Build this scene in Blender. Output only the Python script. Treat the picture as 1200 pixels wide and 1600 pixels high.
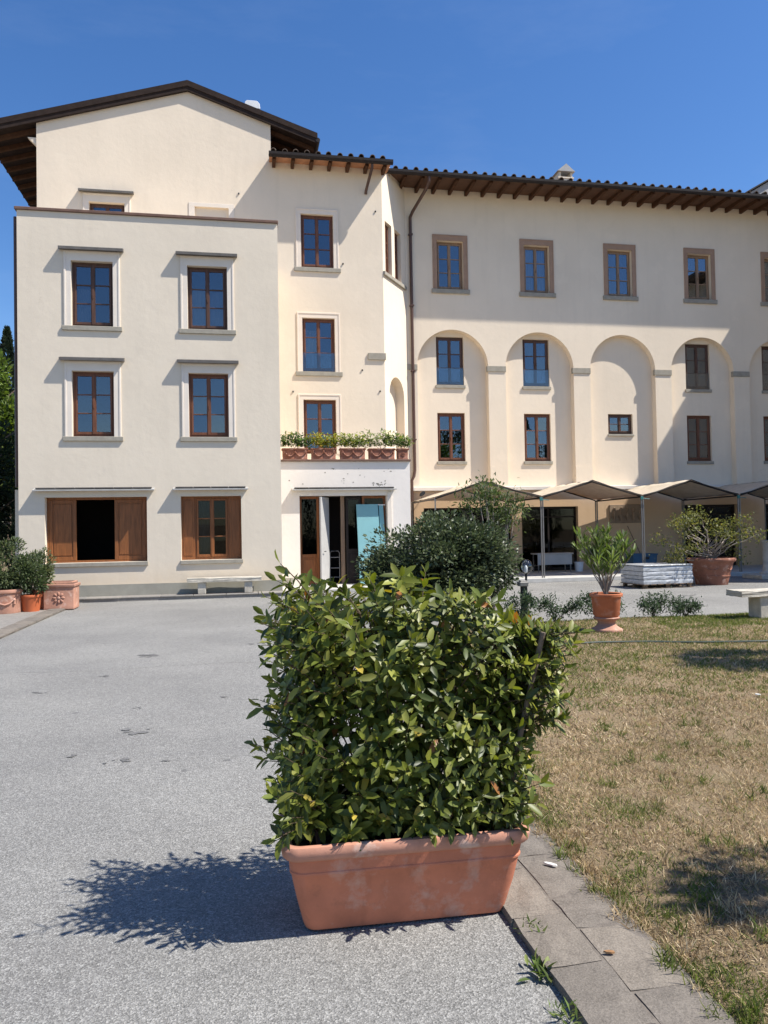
import bpy, bmesh, math, random
import numpy as np
from mathutils import Matrix, Vector
random.seed(7); rng = np.random.default_rng(7)
S = bpy.context.scene
COL = S.collection
for o in list(bpy.data.objects): bpy.data.objects.remove(o)

# ------------------------------------------------------------------ camera, sky, sun, exposure
# world: X along the facades to the right, Y into the building, Z up; eye 1.65 m above the courtyard
cd = bpy.data.cameras.new('camera'); cam = bpy.data.objects.new('camera', cd); COL.objects.link(cam)
cd.sensor_fit = 'HORIZONTAL'; cd.sensor_width = 36; cd.lens = 36.0; cd.clip_start = 0.05; cd.clip_end = 3000
cR = Vector((0.98310125, -0.1822011, -0.01773934)); cU = Vector((0.0133376, -0.02535575, 0.99958951)); cW = Vector((0.1825761, 0.9829343, 0.02249714))
m = Matrix((cR, cU, -cW)).transposed().to_4x4(); m.translation = (0, 0, 1.65); cam.matrix_world = m
S.camera = cam
SUN = Vector((0.68, -0.29, 1.0)).normalized()          # towards the sun
world = bpy.data.worlds.new('World'); S.world = world; world.use_nodes = True
nt = world.node_tree; nt.nodes.clear()
sky = nt.nodes.new('ShaderNodeTexSky'); sky.sky_type = 'NISHITA'; sky.sun_disc = False
sky.sun_elevation = math.asin(SUN.z); sky.sun_rotation = math.atan2(SUN.x, SUN.y)
sky.air_density = 1.0; sky.dust_density = 0.35; sky.ozone_density = 3.2; sky.altitude = 100
bg = nt.nodes.new('ShaderNodeBackground'); bg.inputs['Strength'].default_value = 0.108
wo = nt.nodes.new('ShaderNodeOutputWorld')
hsv = nt.nodes.new('ShaderNodeHueSaturation'); hsv.inputs['Saturation'].default_value = 1.24; hsv.inputs['Hue'].default_value = 0.507; nt.links.new(sky.outputs[0], hsv.inputs['Color'])
tc = nt.nodes.new('ShaderNodeTexCoord'); mp = nt.nodes.new('ShaderNodeMapping'); mp.inputs['Scale'].default_value = (1.2, 2.6, 5.0)
cn_ = nt.nodes.new('ShaderNodeTexNoise'); cn_.inputs['Scale'].default_value = 2.2; cn_.inputs['Detail'].default_value = 8; cn_.inputs['Roughness'].default_value = .62
cr_ = nt.nodes.new('ShaderNodeMapRange'); cr_.inputs[1].default_value = .52; cr_.inputs[2].default_value = .85; cr_.inputs[4].default_value = .05
mxs = nt.nodes.new('ShaderNodeMix'); mxs.data_type = 'RGBA'; mxs.inputs[7].default_value = (6.5, 7.0, 7.6, 1)      # thin high cirrus over the whole sky
nt.links.new(tc.outputs['Generated'], mp.inputs[0]); nt.links.new(mp.outputs[0], cn_.inputs['Vector']); nt.links.new(cn_.outputs['Fac'], cr_.inputs[0]); nt.links.new(cr_.outputs[0], mxs.inputs[0])
nt.links.new(hsv.outputs[0], mxs.inputs[6]); nt.links.new(mxs.outputs[2], bg.inputs[0]); nt.links.new(bg.outputs[0], wo.inputs[0])
sl = bpy.data.lights.new('sun', 'SUN'); sl.energy = 5.0; sl.angle = math.radians(0.53); sl.color = (1.0, 0.955, 0.88)
so = bpy.data.objects.new('sun', sl); COL.objects.link(so)
so.rotation_euler = SUN.to_track_quat('Z', 'Y').to_euler(); so.location = (20, -10, 40)
S.view_settings.view_transform = 'Standard'; S.view_settings.look = 'None'
S.view_settings.exposure = 0.66; S.view_settings.gamma = 1.0; S.view_settings.use_curve_mapping = False
S.cycles.max_bounces = 8; S.cycles.diffuse_bounces = 4; S.cycles.glossy_bounces = 3; S.cycles.transparent_max_bounces = 12
S.cycles.use_denoising = True

# ------------------------------------------------------------------ materials
M = {}
class NT:
    def __init__(s, name):
        s.m = bpy.data.materials.new(name); s.m.use_nodes = True; s.t = s.m.node_tree; s.t.nodes.clear()
        s.out = s.n('ShaderNodeOutputMaterial'); M[name] = s.m
    def n(s, t, **k):
        x = s.t.nodes.new(t)
        for a, b in k.items():
            if a.startswith('i_'): x.inputs[a[2:].replace('_', ' ')].default_value = b
            else: setattr(x, a, b)
        return x
    def l(s, a, b): s.t.links.new(a, b)
    def pos(s, scale=(1, 1, 1), obj=False):
        g = s.n('ShaderNodeTexCoord').outputs['Object'] if obj else s.n('ShaderNodeNewGeometry').outputs['Position']
        mp = s.n('ShaderNodeMapping'); mp.inputs['Scale'].default_value = scale; s.l(g, mp.inputs[0]); return mp.outputs[0]
    def noise(s, vec, scale, detail=4, rough=.55):
        x = s.n('ShaderNodeTexNoise'); x.inputs['Scale'].default_value = scale; x.inputs['Detail'].default_value = detail
        x.inputs['Roughness'].default_value = rough; s.l(vec, x.inputs['Vector']); return x.outputs['Fac']
    def ramp(s, fac, stops):
        x = s.n('ShaderNodeValToRGB'); e = x.color_ramp.elements
        while len(e) < len(stops): e.new(.5)
        for i, (p, c) in enumerate(stops):
            e[i].position = p; e[i].color = (*c, 1) if len(c) == 3 else c
        s.l(fac, x.inputs[0]); return x.outputs[0]
    def mix(s, fac, a, b, mode='MIX'):
        x = s.n('ShaderNodeMix', data_type='RGBA', blend_type=mode)
        for sock, v in ((x.inputs[0], fac), (x.inputs[6], a), (x.inputs[7], b)):
            if hasattr(v, 'links') or isinstance(v, bpy.types.NodeSocket): s.l(v, sock)
            elif isinstance(v, (int, float)): sock.default_value = v
            else: sock.default_value = (*v, 1)
        return x.outputs[2]
    def math(s, op, a, b=0.0, clamp=False):
        x = s.n('ShaderNodeMath', operation=op, use_clamp=clamp)
        for sock, v in ((x.inputs[0], a), (x.inputs[1], b)):
            if isinstance(v, bpy.types.NodeSocket): s.l(v, sock)
            else: sock.default_value = v
        return x.outputs[0]
    def bump(s, h, strength=.3, dist=.01):
        x = s.n('ShaderNodeBump'); x.inputs['Strength'].default_value = strength; x.inputs['Distance'].default_value = dist
        s.l(h, x.inputs['Height']); return x.outputs[0]
    def pbr(s, col, rough=.8, normal=None, metal=0, spec=.5, link=True):
        p = s.n('ShaderNodeBsdfPrincipled')
        if isinstance(col, bpy.types.NodeSocket): s.l(col, p.inputs['Base Color'])
        else: p.inputs['Base Color'].default_value = (*col, 1)
        if isinstance(rough, bpy.types.NodeSocket): s.l(rough, p.inputs['Roughness'])
        else: p.inputs['Roughness'].default_value = rough
        p.inputs['Metallic'].default_value = metal; p.inputs['Specular IOR Level'].default_value = spec
        if normal is not None: s.l(normal, p.inputs['Normal'])
        if link: s.l(p.outputs[0], s.out.inputs[0])
        return p

def simple(name, c, rough=.8, var=.12, scale=6, bump=.15, bscale=60, metal=0, spec=.4, obj=False):
    k = NT(name); v = k.pos(obj=obj); a = k.noise(v, scale, 5)
    col = k.ramp(a, [(.25, tuple(x*(1-var) for x in c)), (.75, tuple(min(1, x*(1+var)) for x in c))])
    k.pbr(col, rough, k.bump(k.noise(v, bscale, 3), bump, .01), metal, spec)

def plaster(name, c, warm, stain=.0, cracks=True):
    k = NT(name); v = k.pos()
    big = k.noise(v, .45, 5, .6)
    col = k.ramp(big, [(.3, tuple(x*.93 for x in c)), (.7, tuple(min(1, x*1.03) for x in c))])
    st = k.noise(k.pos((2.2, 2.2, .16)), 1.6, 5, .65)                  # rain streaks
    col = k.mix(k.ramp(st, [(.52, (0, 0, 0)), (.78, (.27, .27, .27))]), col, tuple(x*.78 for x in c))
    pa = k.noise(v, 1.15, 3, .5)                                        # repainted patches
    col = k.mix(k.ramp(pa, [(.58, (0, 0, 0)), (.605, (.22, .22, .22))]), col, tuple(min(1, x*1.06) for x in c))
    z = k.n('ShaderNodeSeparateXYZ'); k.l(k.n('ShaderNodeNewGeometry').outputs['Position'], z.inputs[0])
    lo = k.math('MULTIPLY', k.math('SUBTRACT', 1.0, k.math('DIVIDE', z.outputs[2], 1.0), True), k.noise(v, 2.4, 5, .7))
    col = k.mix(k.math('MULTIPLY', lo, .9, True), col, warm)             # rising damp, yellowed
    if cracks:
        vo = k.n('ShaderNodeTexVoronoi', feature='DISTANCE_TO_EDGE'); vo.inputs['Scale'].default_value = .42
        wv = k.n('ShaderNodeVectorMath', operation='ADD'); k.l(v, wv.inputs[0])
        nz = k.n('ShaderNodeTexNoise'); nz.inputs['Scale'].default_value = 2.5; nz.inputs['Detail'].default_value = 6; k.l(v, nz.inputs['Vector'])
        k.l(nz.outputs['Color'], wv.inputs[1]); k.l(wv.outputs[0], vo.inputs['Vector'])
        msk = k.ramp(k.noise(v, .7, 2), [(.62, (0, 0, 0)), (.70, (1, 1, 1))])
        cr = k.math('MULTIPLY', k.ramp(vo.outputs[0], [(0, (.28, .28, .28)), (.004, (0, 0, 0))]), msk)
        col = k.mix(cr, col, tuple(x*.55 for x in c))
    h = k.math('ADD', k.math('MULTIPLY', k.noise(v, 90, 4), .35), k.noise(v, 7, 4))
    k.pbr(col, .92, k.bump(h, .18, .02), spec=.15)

plaster('plaster_grey', (.725, .63, .50), (.66, .48, .28))
plaster('plaster_cream', (.78, .665, .522), (.66, .50, .32))
plaster('plaster_white', (.80, .74, .67), (.72, .64, .5))
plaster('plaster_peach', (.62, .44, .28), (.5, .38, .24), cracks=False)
simple('trim_wall', (.765, .66, .55), .9, .05, 3, .12, spec=.15)
simple('trim_white', (.755, .67, .57), .9, .05, 3, .12, spec=.15)
simple('stone_sill', (.32, .29, .235), .85, .15, 8, .25)
simple('stone_tan', (.36, .235, .165), .9, .1, 4, .2, spec=.2)
simple('stone_bench', (.47, .43, .36), .9, .28, 7, .5, 40, spec=.2)
simple('plinth_grey', (.31, .295, .245), .9, .14, 3, .3, spec=.2)
simple('coping_brown', (.15, .085, .06), .7, .25, 5, .3)
simple('canopy_slate', (.115, .105, .095), .7, .25, 5, .2)
simple('canopy_zinc', (.36, .35, .33), .55, .15, 6, .2)
simple('gutter_brown', (.028, .021, .018), .55, .25, 8, .1, spec=.2)
simple('pipe_brown', (.085, .045, .032), .4, .25, 6, .1)
simple('rafter_wood', (.075, .036, .02), .8, .3, 9, .3, spec=.15)
simple('soffit_wood_shaded', (.105, .052, .03), .85, .25, 5, .3)  # wing soffit: deep eave shade put into a darker base colour
simple('soffit_tile', (.42, .20, .105), .85, .22, 5, .3)
simple('verge_wood', (.034, .023, .019), .85, .3, 6, .35, spec=.12)
simple('dark_room', (.018, .013, .011), .95, .2, 3, 0)  # near-black colour stands in for unlit rooms behind the openings
simple('room_dark_backing', (.055, .047, .04), .95, .2, 3, 0)  # dark backing behind the panes, unlit depth put into its colour
simple('curtain', (.55, .50, .46), .9, .15, 25, .2)
simple('steel_grey', (.20, .19, .18), .45, .15, 9, .1, metal=.4)
simple('clamp_teal', (.03, .16, .15), .5, .1)
simple('black_metal', (.02, .02, .021), .45, .2, 9, .1)
simple('white_metal', (.75, .75, .74), .45, .06, 9, .05)
simple('grey_paint', (.42, .41, .395), .5, .08, 4, .08)
simple('teal_paint', (.20, .41, .43), .55, .05, 3, .05)
simple('blue_plastic', (.05, .13, .22), .5, .1)
simple('bark', (.16, .12, .09), .9, .3, 18, .6, 40)
simple('bark_grey', (.30, .25, .21), .9, .25, 18, .6, 40)
simple('twig', (.075, .052, .03), .8, .3, 18, .3)
simple('joint_dirt', (.15, .13, .11), .95, .3, 30, .6, 60)
simple('soil', (.035, .024, .017), .95, .3, 30, .8, 60)
simple('concrete', (.47, .455, .425), .9, .14, 4, .3, 60, spec=.2)
simple('orange_plastic', (.50, .125, .045), .55, .10, 6, .1)
simple('film_white', (.42, .43, .44), .28, .2, 8, .6, 14, spec=.6)
simple('slab_grey', (.40, .39, .375), .9, .12, 9, .3)
simple('pallet_wood', (.16, .11, .07), .9, .3, 14, .4)
simple('relief_stone', (.30, .22, .155), .9, .15, 9, .4)
simple('hose_green', (.025, .045, .035), .5, .2)
simple('pebble_white', (.65, .63, .58), .8, .1)
simple('dry_leaf', (.30, .16, .07), .7, .25, 40)

def wood(name, c):
    k = NT(name); v = k.pos((1, 1, .09), obj=False)
    a = k.noise(v, 28, 6, .6); b = k.noise(k.pos(), 1.7, 3)
    col = k.ramp(a, [(.28, tuple(x*.62 for x in c)), (.72, tuple(x*1.25 for x in c))])
    col = k.mix(k.ramp(b, [(.4, (0, 0, 0)), (.75, (.35, .35, .35))]), col, tuple(x*.72 for x in c))
    k.pbr(col, .48, k.bump(a, .15, .004), spec=.4)
wood('window_wood', (.155, .058, .028)); wood('window_wood_dark', (.095, .045, .028)); wood('shutter_wood', (.245, .088, .026)); wood('window_wood_pale', (.30, .19, .115))

def terracotta(name, c, bloom=.5, grime=.2, spec=.25):
    k = NT(name); v = k.pos(obj=True)
    a = k.noise(v, 5, 6, .6)
    col = k.ramp(a, [(.28, tuple(x*.80 for x in c)), (.72, tuple(min(1, x*1.15) for x in c))])
    w = k.noise(v, 6.5, 7, .62)
    col = k.mix(k.ramp(w, [(.55, (0, 0, 0)), (.66, (bloom, bloom, bloom))]), col, (.62, .45, .37))
    dr = k.noise(k.pos((1, 1, .12), obj=True), 14, 5, .6); col = k.mix(k.ramp(dr, [(.56, (0, 0, 0)), (.75, (.4, .4, .4))]), col, tuple(x*.62 for x in c))   # lime bloom
    g = k.noise(v, 11, 6, .7)
    col = k.mix(k.ramp(g, [(.55, (0, 0, 0)), (.8, (grime,)*3)]), col, (.10, .07, .055))
    k.pbr(col, .82, k.bump(k.noise(v, 70, 4), .2, .004), spec=spec)
terracotta('terracotta', (.55, .20, .115), .42, .35); terracotta('terracotta_pale', (.42, .22, .155), .55, .3); terracotta('terracotta_aged', (.27, .115, .075), .4, .75)
terracotta('terracotta_dusty', (.52, .255, .175), .8, .25); terracotta('terracotta_orange', (.46, .150, .070), .25, .15)
k = NT('roof_tile'); v = k.pos(); a = k.noise(v, 5, 5, .7)
k.pbr(k.ramp(a, [(.3, (.05, .042, .038)), (.52, (.15, .105, .08)), (.74, (.36, .31, .26))]), .9, k.bump(k.noise(v, 40, 4), .5, .01), spec=.2)

k = NT('tarp'); v = k.pos(); a = k.noise(v, 5, 5)
p = k.pbr(k.ramp(a, [(.3, (.50, .43, .33)), (.7, (.64, .56, .44))]), .85, k.bump(k.noise(v, 12, 4), .3, .02), spec=.2, link=False)
t = k.n('ShaderNodeBsdfTranslucent'); t.inputs[0].default_value = (.60, .30, .10, 1); mx = k.n('ShaderNodeMixShader'); mx.inputs[0].default_value = .15
k.l(p.outputs[0], mx.inputs[1]); k.l(t.outputs[0], mx.inputs[2]); k.l(mx.outputs[0], k.out.inputs[0])
k = NT('glass_dark')
t = k.n('ShaderNodeBsdfTransparent'); t.inputs[0].default_value = (.5, .52, .52, 1)
g = k.n('ShaderNodeBsdfGlossy'); g.inputs['Roughness'].default_value = .015; g.inputs[0].default_value = (.7, .72, .75, 1)
fr = k.n('ShaderNodeFresnel'); fr.inputs[0].default_value = 1.38; mx = k.n('ShaderNodeMixShader')
k.l(fr.outputs[0], mx.inputs[0]); k.l(t.outputs[0], mx.inputs[1]); k.l(g.outputs[0], mx.inputs[2]); k.l(mx.outputs[0], k.out.inputs[0])
k = NT('glass')
t = k.n('ShaderNodeBsdfTransparent'); t.inputs[0].default_value = (.62, .66, .70, 1)
g = k.n('ShaderNodeBsdfGlossy'); g.inputs['Roughness'].default_value = .01; g.inputs[0].default_value = (.93, .96, 1, 1)
fr = k.n('ShaderNodeFresnel'); fr.inputs[0].default_value = 1.5
fac = k.math('ADD', fr.outputs[0], .09, True); mx = k.n('ShaderNodeMixShader')
k.l(fac, mx.inputs[0]); k.l(t.outputs[0], mx.inputs[1]); k.l(g.outputs[0], mx.inputs[2]); k.l(mx.outputs[0], k.out.inputs[0])
k = NT('glass_clear')
t = k.n('ShaderNodeBsdfTransparent'); t.inputs[0].default_value = (.9, .92, .93, 1)
g = k.n('ShaderNodeBsdfGlossy'); g.inputs['Roughness'].default_value = .03
fr = k.n('ShaderNodeFresnel'); fr.inputs[0].default_value = 1.45
mx = k.n('ShaderNodeMixShader'); k.l(k.math('ADD', fr.outputs[0], .06, True), mx.inputs[0]); k.l(t.outputs[0], mx.inputs[1]); k.l(g.outputs[0], mx.inputs[2]); k.l(mx.outputs[0], k.out.inputs[0])

# courtyard: pale exposed-aggregate asphalt with stains
k = NT('asphalt'); v = k.pos()
vo = k.n('ShaderNodeTexVoronoi'); vo.inputs['Scale'].default_value = 150; k.l(v, vo.inputs['Vector'])
bw = k.n('ShaderNodeSeparateColor'); k.l(vo.outputs['Color'], bw.inputs[0])
grain = k.ramp(bw.outputs[0], [(0, (.07, .068, .064)), (.35, (.185, .18, .172)), (.7, (.255, .248, .236)), (1, (.46, .45, .43))])
n2 = k.noise(v, 260, 2, .6)
col = k.mix(.42, grain, k.ramp(n2, [(.3, (.06, .058, .055)), (.7, (.40, .39, .37))]))
big = k.noise(v, .35, 6, .62)
col = k.mix(1.0, col, k.ramp(big, [(.3, (.78, .78, .78)), (.7, (1.12, 1.12, 1.10))]), 'MULTIPLY')
mid = k.noise(v, 2.3, 7, .7)
col = k.mix(k.ramp(mid, [(.62, (0, 0, 0)), (.78, (.28, .28, .28))]), col, (.12, .12, .12))
fn = k.noise(v, 17, 7, .75); col = k.mix(1.0, col, k.ramp(fn, [(.3, (.84, .84, .84)), (.7, (1.15, 1.15, 1.14))]), 'MULTIPLY')
sk_ = k.noise(k.pos((.5, 3.2, 1)), 3.1, 7, .75); col = k.mix(k.ramp(sk_, [(.6, (0, 0, 0)), (.74, (.3, .3, .3))]), col, (.11, .108, .105))
str_ = k.noise(k.pos((.12, 1.6, 1)), 1.3, 6, .7)                       # tyre-wise wear bands
col = k.mix(k.ramp(str_, [(.55, (0, 0, 0)), (.75, (.18, .18, .18))]), col, (.155, .155, .16))
spots = k.noise(v, 5.5, 2, .4)
col = k.mix(k.ramp(spots, [(.735, (0, 0, 0)), (.76, (.5, .5, .5))]), col, (.07, .07, .07))
hgt = k.math('ADD', vo.outputs['Distance'], k.math('MULTIPLY', n2, .6))
k.pbr(col, .9, k.bump(hgt, .55, .006), spec=.25)

simple('asphalt_stain', (.15, .147, .142), .9, .45, 60, .4, 150, spec=.2)
def kerbmat(name, c):
    k = NT(name); v = k.pos()
    oi = k.n('ShaderNodeObjectInfo')
    a = k.noise(v, 9, 7, .7); s = k.noise(v, 130, 3, .6)
    col = k.ramp(a, [(.28, tuple(x*.60 for x in c)), (.72, tuple(x*1.28 for x in c))])
    col = k.mix(.42, col, k.ramp(s, [(.3, tuple(x*.4 for x in c)), (.7, tuple(x*1.6 for x in c))]))
    li = k.noise(v, 21, 5, .7); col = k.mix(k.ramp(li, [(.6, (0, 0, 0)), (.72, (.5, .5, .5))]), col, tuple(x*.45 for x in c))
    col = k.mix(1.0, col, k.ramp(oi.outputs['Random'], [(0, (.85, .85, .86)), (1, (1.1, 1.08, 1.05))]), 'MULTIPLY')
    k.pbr(col, .88, k.bump(k.math('ADD', a, k.math('MULTIPLY', s, .3)), .6, .012), spec=.2)
kerbmat('kerb_stone', (.19, .168, .143)); kerbmat('paving_stone', (.24, .225, .205))
k = NT('lawn_soil'); v = k.pos()
a = k.noise(v, 1.1, 6, .65); b = k.noise(v, 60, 5, .7)
col = k.ramp(a, [(.3, (.19, .14, .09)), (.55, (.29, .22, .14)), (.75, (.20, .18, .09))])
col = k.mix(.55, col, k.ramp(b, [(.3, (.08, .055, .035)), (.7, (.36, .27, .16))]))
k.pbr(col, .95, k.bump(b, .9, .02), spec=.1)

def leafmat(name, rough=.38, trans=.35, spec=.5):
    k = NT(name); at = k.n('ShaderNodeAttribute'); at.attribute_name = 'col'
    p = k.pbr(at.outputs['Color'], rough, None, 0, spec, link=False)
    tr = k.n('ShaderNodeBsdfTranslucent'); hs = k.n('ShaderNodeHueSaturation'); hs.inputs['Saturation'].default_value = 1.15; hs.inputs['Value'].default_value = 1.5
    k.l(at.outputs['Color'], hs.inputs['Color']); k.l(hs.outputs[0], tr.inputs[0])
    mx = k.n('ShaderNodeMixShader'); mx.inputs[0].default_value = trans
    k.l(p.outputs[0], mx.inputs[1]); k.l(tr.outputs[0], mx.inputs[2]); k.l(mx.outputs[0], k.out.inputs[0])
leafmat('leaf_glossy', .42, .30, .36); leafmat('leaf_shiny', .40, .22, .42); leafmat('leaf_soft', .55, .35, .35); leafmat('grass', .75, .3, .2)

# ------------------------------------------------------------------ mesh helpers
class MB:
    def __init__(s): s.v = []; s.f = []
    def add(s, vs, fs):
        b = len(s.v); s.v += [tuple(p) for p in vs]; s.f += [tuple(i+b for i in q) for q in fs]; return s
    def box(s, x0, x1, y0, y1, z0, z1):
        return s.add([(x0,y0,z0),(x1,y0,z0),(x1,y1,z0),(x0,y1,z0),(x0,y0,z1),(x1,y0,z1),(x1,y1,z1),(x0,y1,z1)],
                     [(0,3,2,1),(4,5,6,7),(0,1,5,4),(1,2,6,5),(2,3,7,6),(3,0,4,7)])
    def quad(s, *p): return s.add(p, [tuple(range(len(p)))])
    def panel(s, x0, x1, z0, z1, Y, holes=(), depth=0.0):
        """sheet in the XZ plane at Y with rectangular holes and their reveals"""
        xs = sorted({x0, x1, *[h[0] for h in holes], *[h[1] for h in holes]}); zs = sorted({z0, z1, *[h[2] for h in holes], *[h[3] for h in holes]})
        xs = [x for x in xs if x0 <= x <= x1]; zs = [z for z in zs if z0 <= z <= z1]
        for a, b in zip(xs, xs[1:]):
            for c, d in zip(zs, zs[1:]):
                mx, mz = (a+b)/2, (c+d)/2
                if any(h[0] < mx < h[1] and h[2] < mz < h[3] for h in holes): continue
                s.quad((a,Y,c),(b,Y,c),(b,Y,d),(a,Y,d))
        for h in holes:
            dd = h[4] if len(h) > 4 else depth
            if dd <= 0: continue
            a, b, c, d = h[:4]
            s.quad((a,Y,c),(a,Y+dd,c),(a,Y+dd,d),(a,Y,d)); s.quad((b,Y,c),(b,Y,d),(b,Y+dd,d),(b,Y+dd,c))
            s.quad((a,Y,d),(a,Y+dd,d),(b,Y+dd,d),(b,Y,d)); s.quad((a,Y,c),(b,Y,c),(b,Y+dd,c),(a,Y+dd,c))
        return s
    def loops(s, rings, closed=True, cap0=True, cap1=True):
        n = len(rings[0]); b = len(s.v)
        for r in rings: s.v += [tuple(p) for p in r]
        for i in range(len(rings)-1):
            for j in range(n if closed else n-1):
                q = (j+1) % n; s.f.append((b+i*n+j, b+i*n+q, b+(i+1)*n+q, b+(i+1)*n+j))
        if cap0: s.f.append(tuple(b+j for j in reversed(range(n))))
        if cap1: s.f.append(tuple(b+(len(rings)-1)*n+j for j in range(n)))
        return s
    def lathe(s, prof, c=(0,0,0), n=24, cap0=True, cap1=True):
        return s.loops([[(c[0]+r*math.cos(2*math.pi*j/n), c[1]+r*math.sin(2*math.pi*j/n), c[2]+z) for j in range(n)] for r, z in prof], True, cap0, cap1)
    def tube(s, pts, r, n=8):
        pts = [Vector(p) for p in pts]; rings = []
        rr = r if isinstance(r, (list, tuple)) else [r]*len(pts); up = None
        for i, p in enumerate(pts):
            d = (pts[min(i+1, len(pts)-1)]-pts[max(i-1, 0)]).normalized()
            if up is None: up = Vector((0, 0, 1)) if abs(d.z) < .9 else Vector((1, 0, 0))
            a = d.cross(up).normalized(); b = d.cross(a).normalized(); up = -b if False else up
            rings.append([p+a*rr[i]*math.cos(2*math.pi*j/n)+b*rr[i]*math.sin(2*math.pi*j/n) for j in range(n)])
        return s.loops(rings)
    def rrect(s, rings, n=5):
        """rings of (half length, half width, corner radius, z)"""
        out = []
        for a, b, r, z in rings:
            q = []
            for cx, cy, t0 in ((a-r, b-r, 0), (-a+r, b-r, 90), (-a+r, -b+r, 180), (a-r, -b+r, 270)):
                for j in range(n+1):
                    t = math.radians(t0+90*j/n); q.append((cx+r*math.cos(t), cy+r*math.sin(t), z))
            out.append(q)
        return s.loops(out)
    def mesh(s, name, mat, smooth=False, bevel=0, org=(0,0,0)):
        me = bpy.data.meshes.new(name)
        me.from_pydata([(x-org[0], y-org[1], z-org[2]) for x, y, z in s.v], [], s.f)
        if bevel:
            bm = bmesh.new(); bm.from_mesh(me)
            bmesh.ops.bevel(bm, geom=[e for e in bm.edges if len(e.link_faces) == 2 and e.calc_face_angle(0) > .6], offset=bevel, segments=1, affect='EDGES', profile=.5)
            bm.to_mesh(me); bm.free()
        me.materials.append(M[mat])
        if smooth:
            me.polygons.foreach_set('use_smooth', [True]*len(me.polygons))
            if smooth != 'all':
                bm = bmesh.new(); bm.from_mesh(me)
                for e in bm.edges:
                    if len(e.link_faces) == 2 and e.calc_face_angle(0) > .7: e.smooth = False
                bm.to_mesh(me); bm.free()
        me.update(); return me
    def build(s, name, mat, parent=None, smooth=False, bevel=0, org=None):
        if org is None: org = worg(parent) if parent else (0, 0, 0)
        return link(name, s.mesh(name, mat, smooth, bevel, org), parent)
WORG = {}
def worg(o): return WORG.get(o.name, (0, 0, 0))
def link(name, data, parent=None, loc=None, rot=None):
    o = bpy.data.objects.new(name, data); COL.objects.link(o)
    if parent: o.parent = parent; WORG[o.name] = worg(parent)
    if loc is not None: o.location = loc
    if rot is not None: o.rotation_euler = rot
    return o
def tag(o, label=None, cat=None, group=None, kind=None):
    if label: o['label'] = label
    if cat: o['category'] = cat
    if group: o['group'] = group
    if kind: o['kind'] = kind
    return o
def thing(name, label, cat, loc, rz=0, group=None, local=False):
    """Empty at the base; children given in world coordinates unless local"""
    o = link(name, None, None, loc, (0, 0, rz)); WORG[o.name] = (0, 0, 0) if local else tuple(loc)
    return tag(o, label, cat, group)
def lab(o, label): o['label'] = label; return o

# ---- leaves
def leaf_template(w=.34, fold=.12, droop=.14, mid=.45):
    v = np.array([(0,0,0),(-w/2*.9,mid*.8,fold*w),(0,mid*.8,0),(w/2*.9,mid*.8,fold*w),(-w/2*.7,.76,fold*w*.7),(0,.76,0),(w/2*.7,.76,fold*w*.7),(0,1,0)], float)
    v[:,2] -= droop*v[:,1]**2
    return v, [(0,2,1),(0,3,2),(1,2,5,4),(2,3,6,5),(4,5,7),(5,6,7)]
def quad_template(w=.5):
    return np.array([(0,0,0),(w/2,.5,.06),(0,1,-.06),(-w/2,.5,.06)], float), [(0,1,2,3)]
def unit(a): return a/np.maximum(np.linalg.norm(a, axis=-1, keepdims=True), 1e-9)
def frames(d, n):
    d = unit(d); x = unit(np.cross(d, n)); z = np.cross(x, d); return np.stack([x, d, z], 2)
def cloud(name, tmpl, P, Fm, L, cols, mat, parent=None, kind='stuff', loc=(0,0,0)):
    tv, tf = tmpl; n = len(P); k = len(tv)
    V = np.einsum('nij,kj->nki', Fm, tv)*np.asarray(L)[:,None,None]+P[:,None,:]-np.array(loc)
    me = bpy.data.meshes.new(name); me.vertices.add(n*k); me.vertices.foreach_set('co', V.reshape(-1).astype(np.float32))
    sizes = [len(f) for f in tf]; base = np.concatenate([np.array(f) for f in tf]); nl = len(base)
    idx = (base[None,:]+(np.arange(n)*k)[:,None]).reshape(-1)
    me.loops.add(n*nl); me.loops.foreach_set('vertex_index', idx.astype(np.int32))
    st = np.concatenate([[0], np.cumsum(sizes)[:-1]]); starts = (st[None,:]+(np.arange(n)*nl)[:,None]).reshape(-1)
    me.polygons.add(n*len(tf)); me.polygons.foreach_set('loop_start', starts.astype(np.int32)); me.polygons.foreach_set('loop_total', np.tile(sizes, n).astype(np.int32))
    at = me.attributes.new('col', 'FLOAT_COLOR', 'POINT'); c4 = np.ones((n, k, 4), np.float32); c4[:,:,:3] = cols[:,None,:]
    at.data.foreach_set('color', c4.reshape(-1)); me.materials.append(M[mat]); me.update(); me.validate()
    o = link(name, me, parent)
    if kind: o['kind'] = kind
    return o
def palette(n, cols, w, jit=.18):
    c = np.array(cols)[rng.choice(len(cols), n, p=np.array(w)/sum(w))]
    return np.clip(c*(1+rng.normal(0, jit, (n, 1))), .004, .9)
def ball(n):
    d = unit(rng.normal(size=(n, 3))); return d
DARKG = [(.035,.062,.022),(.055,.085,.03),(.028,.045,.02)]

# ------------------------------------------------------------------ ground
def sheet(name, x0, x1, y0, y1, z, mat, kind='structure'):
    return tag(MB().quad((x0,y0,z),(x1,y0,z),(x1,y1,z),(x0,y1,z)).build(name, mat), kind=kind)
tag(MB().quad((-400,-300,-.008),(400,-300,-.008),(400,600,-.008),(-400,600,-.008)).build('ground', 'lawn_soil'), kind='structure')
sheet('courtyard', -30, 40, -25, 25.2, 0.0, 'asphalt')
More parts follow.
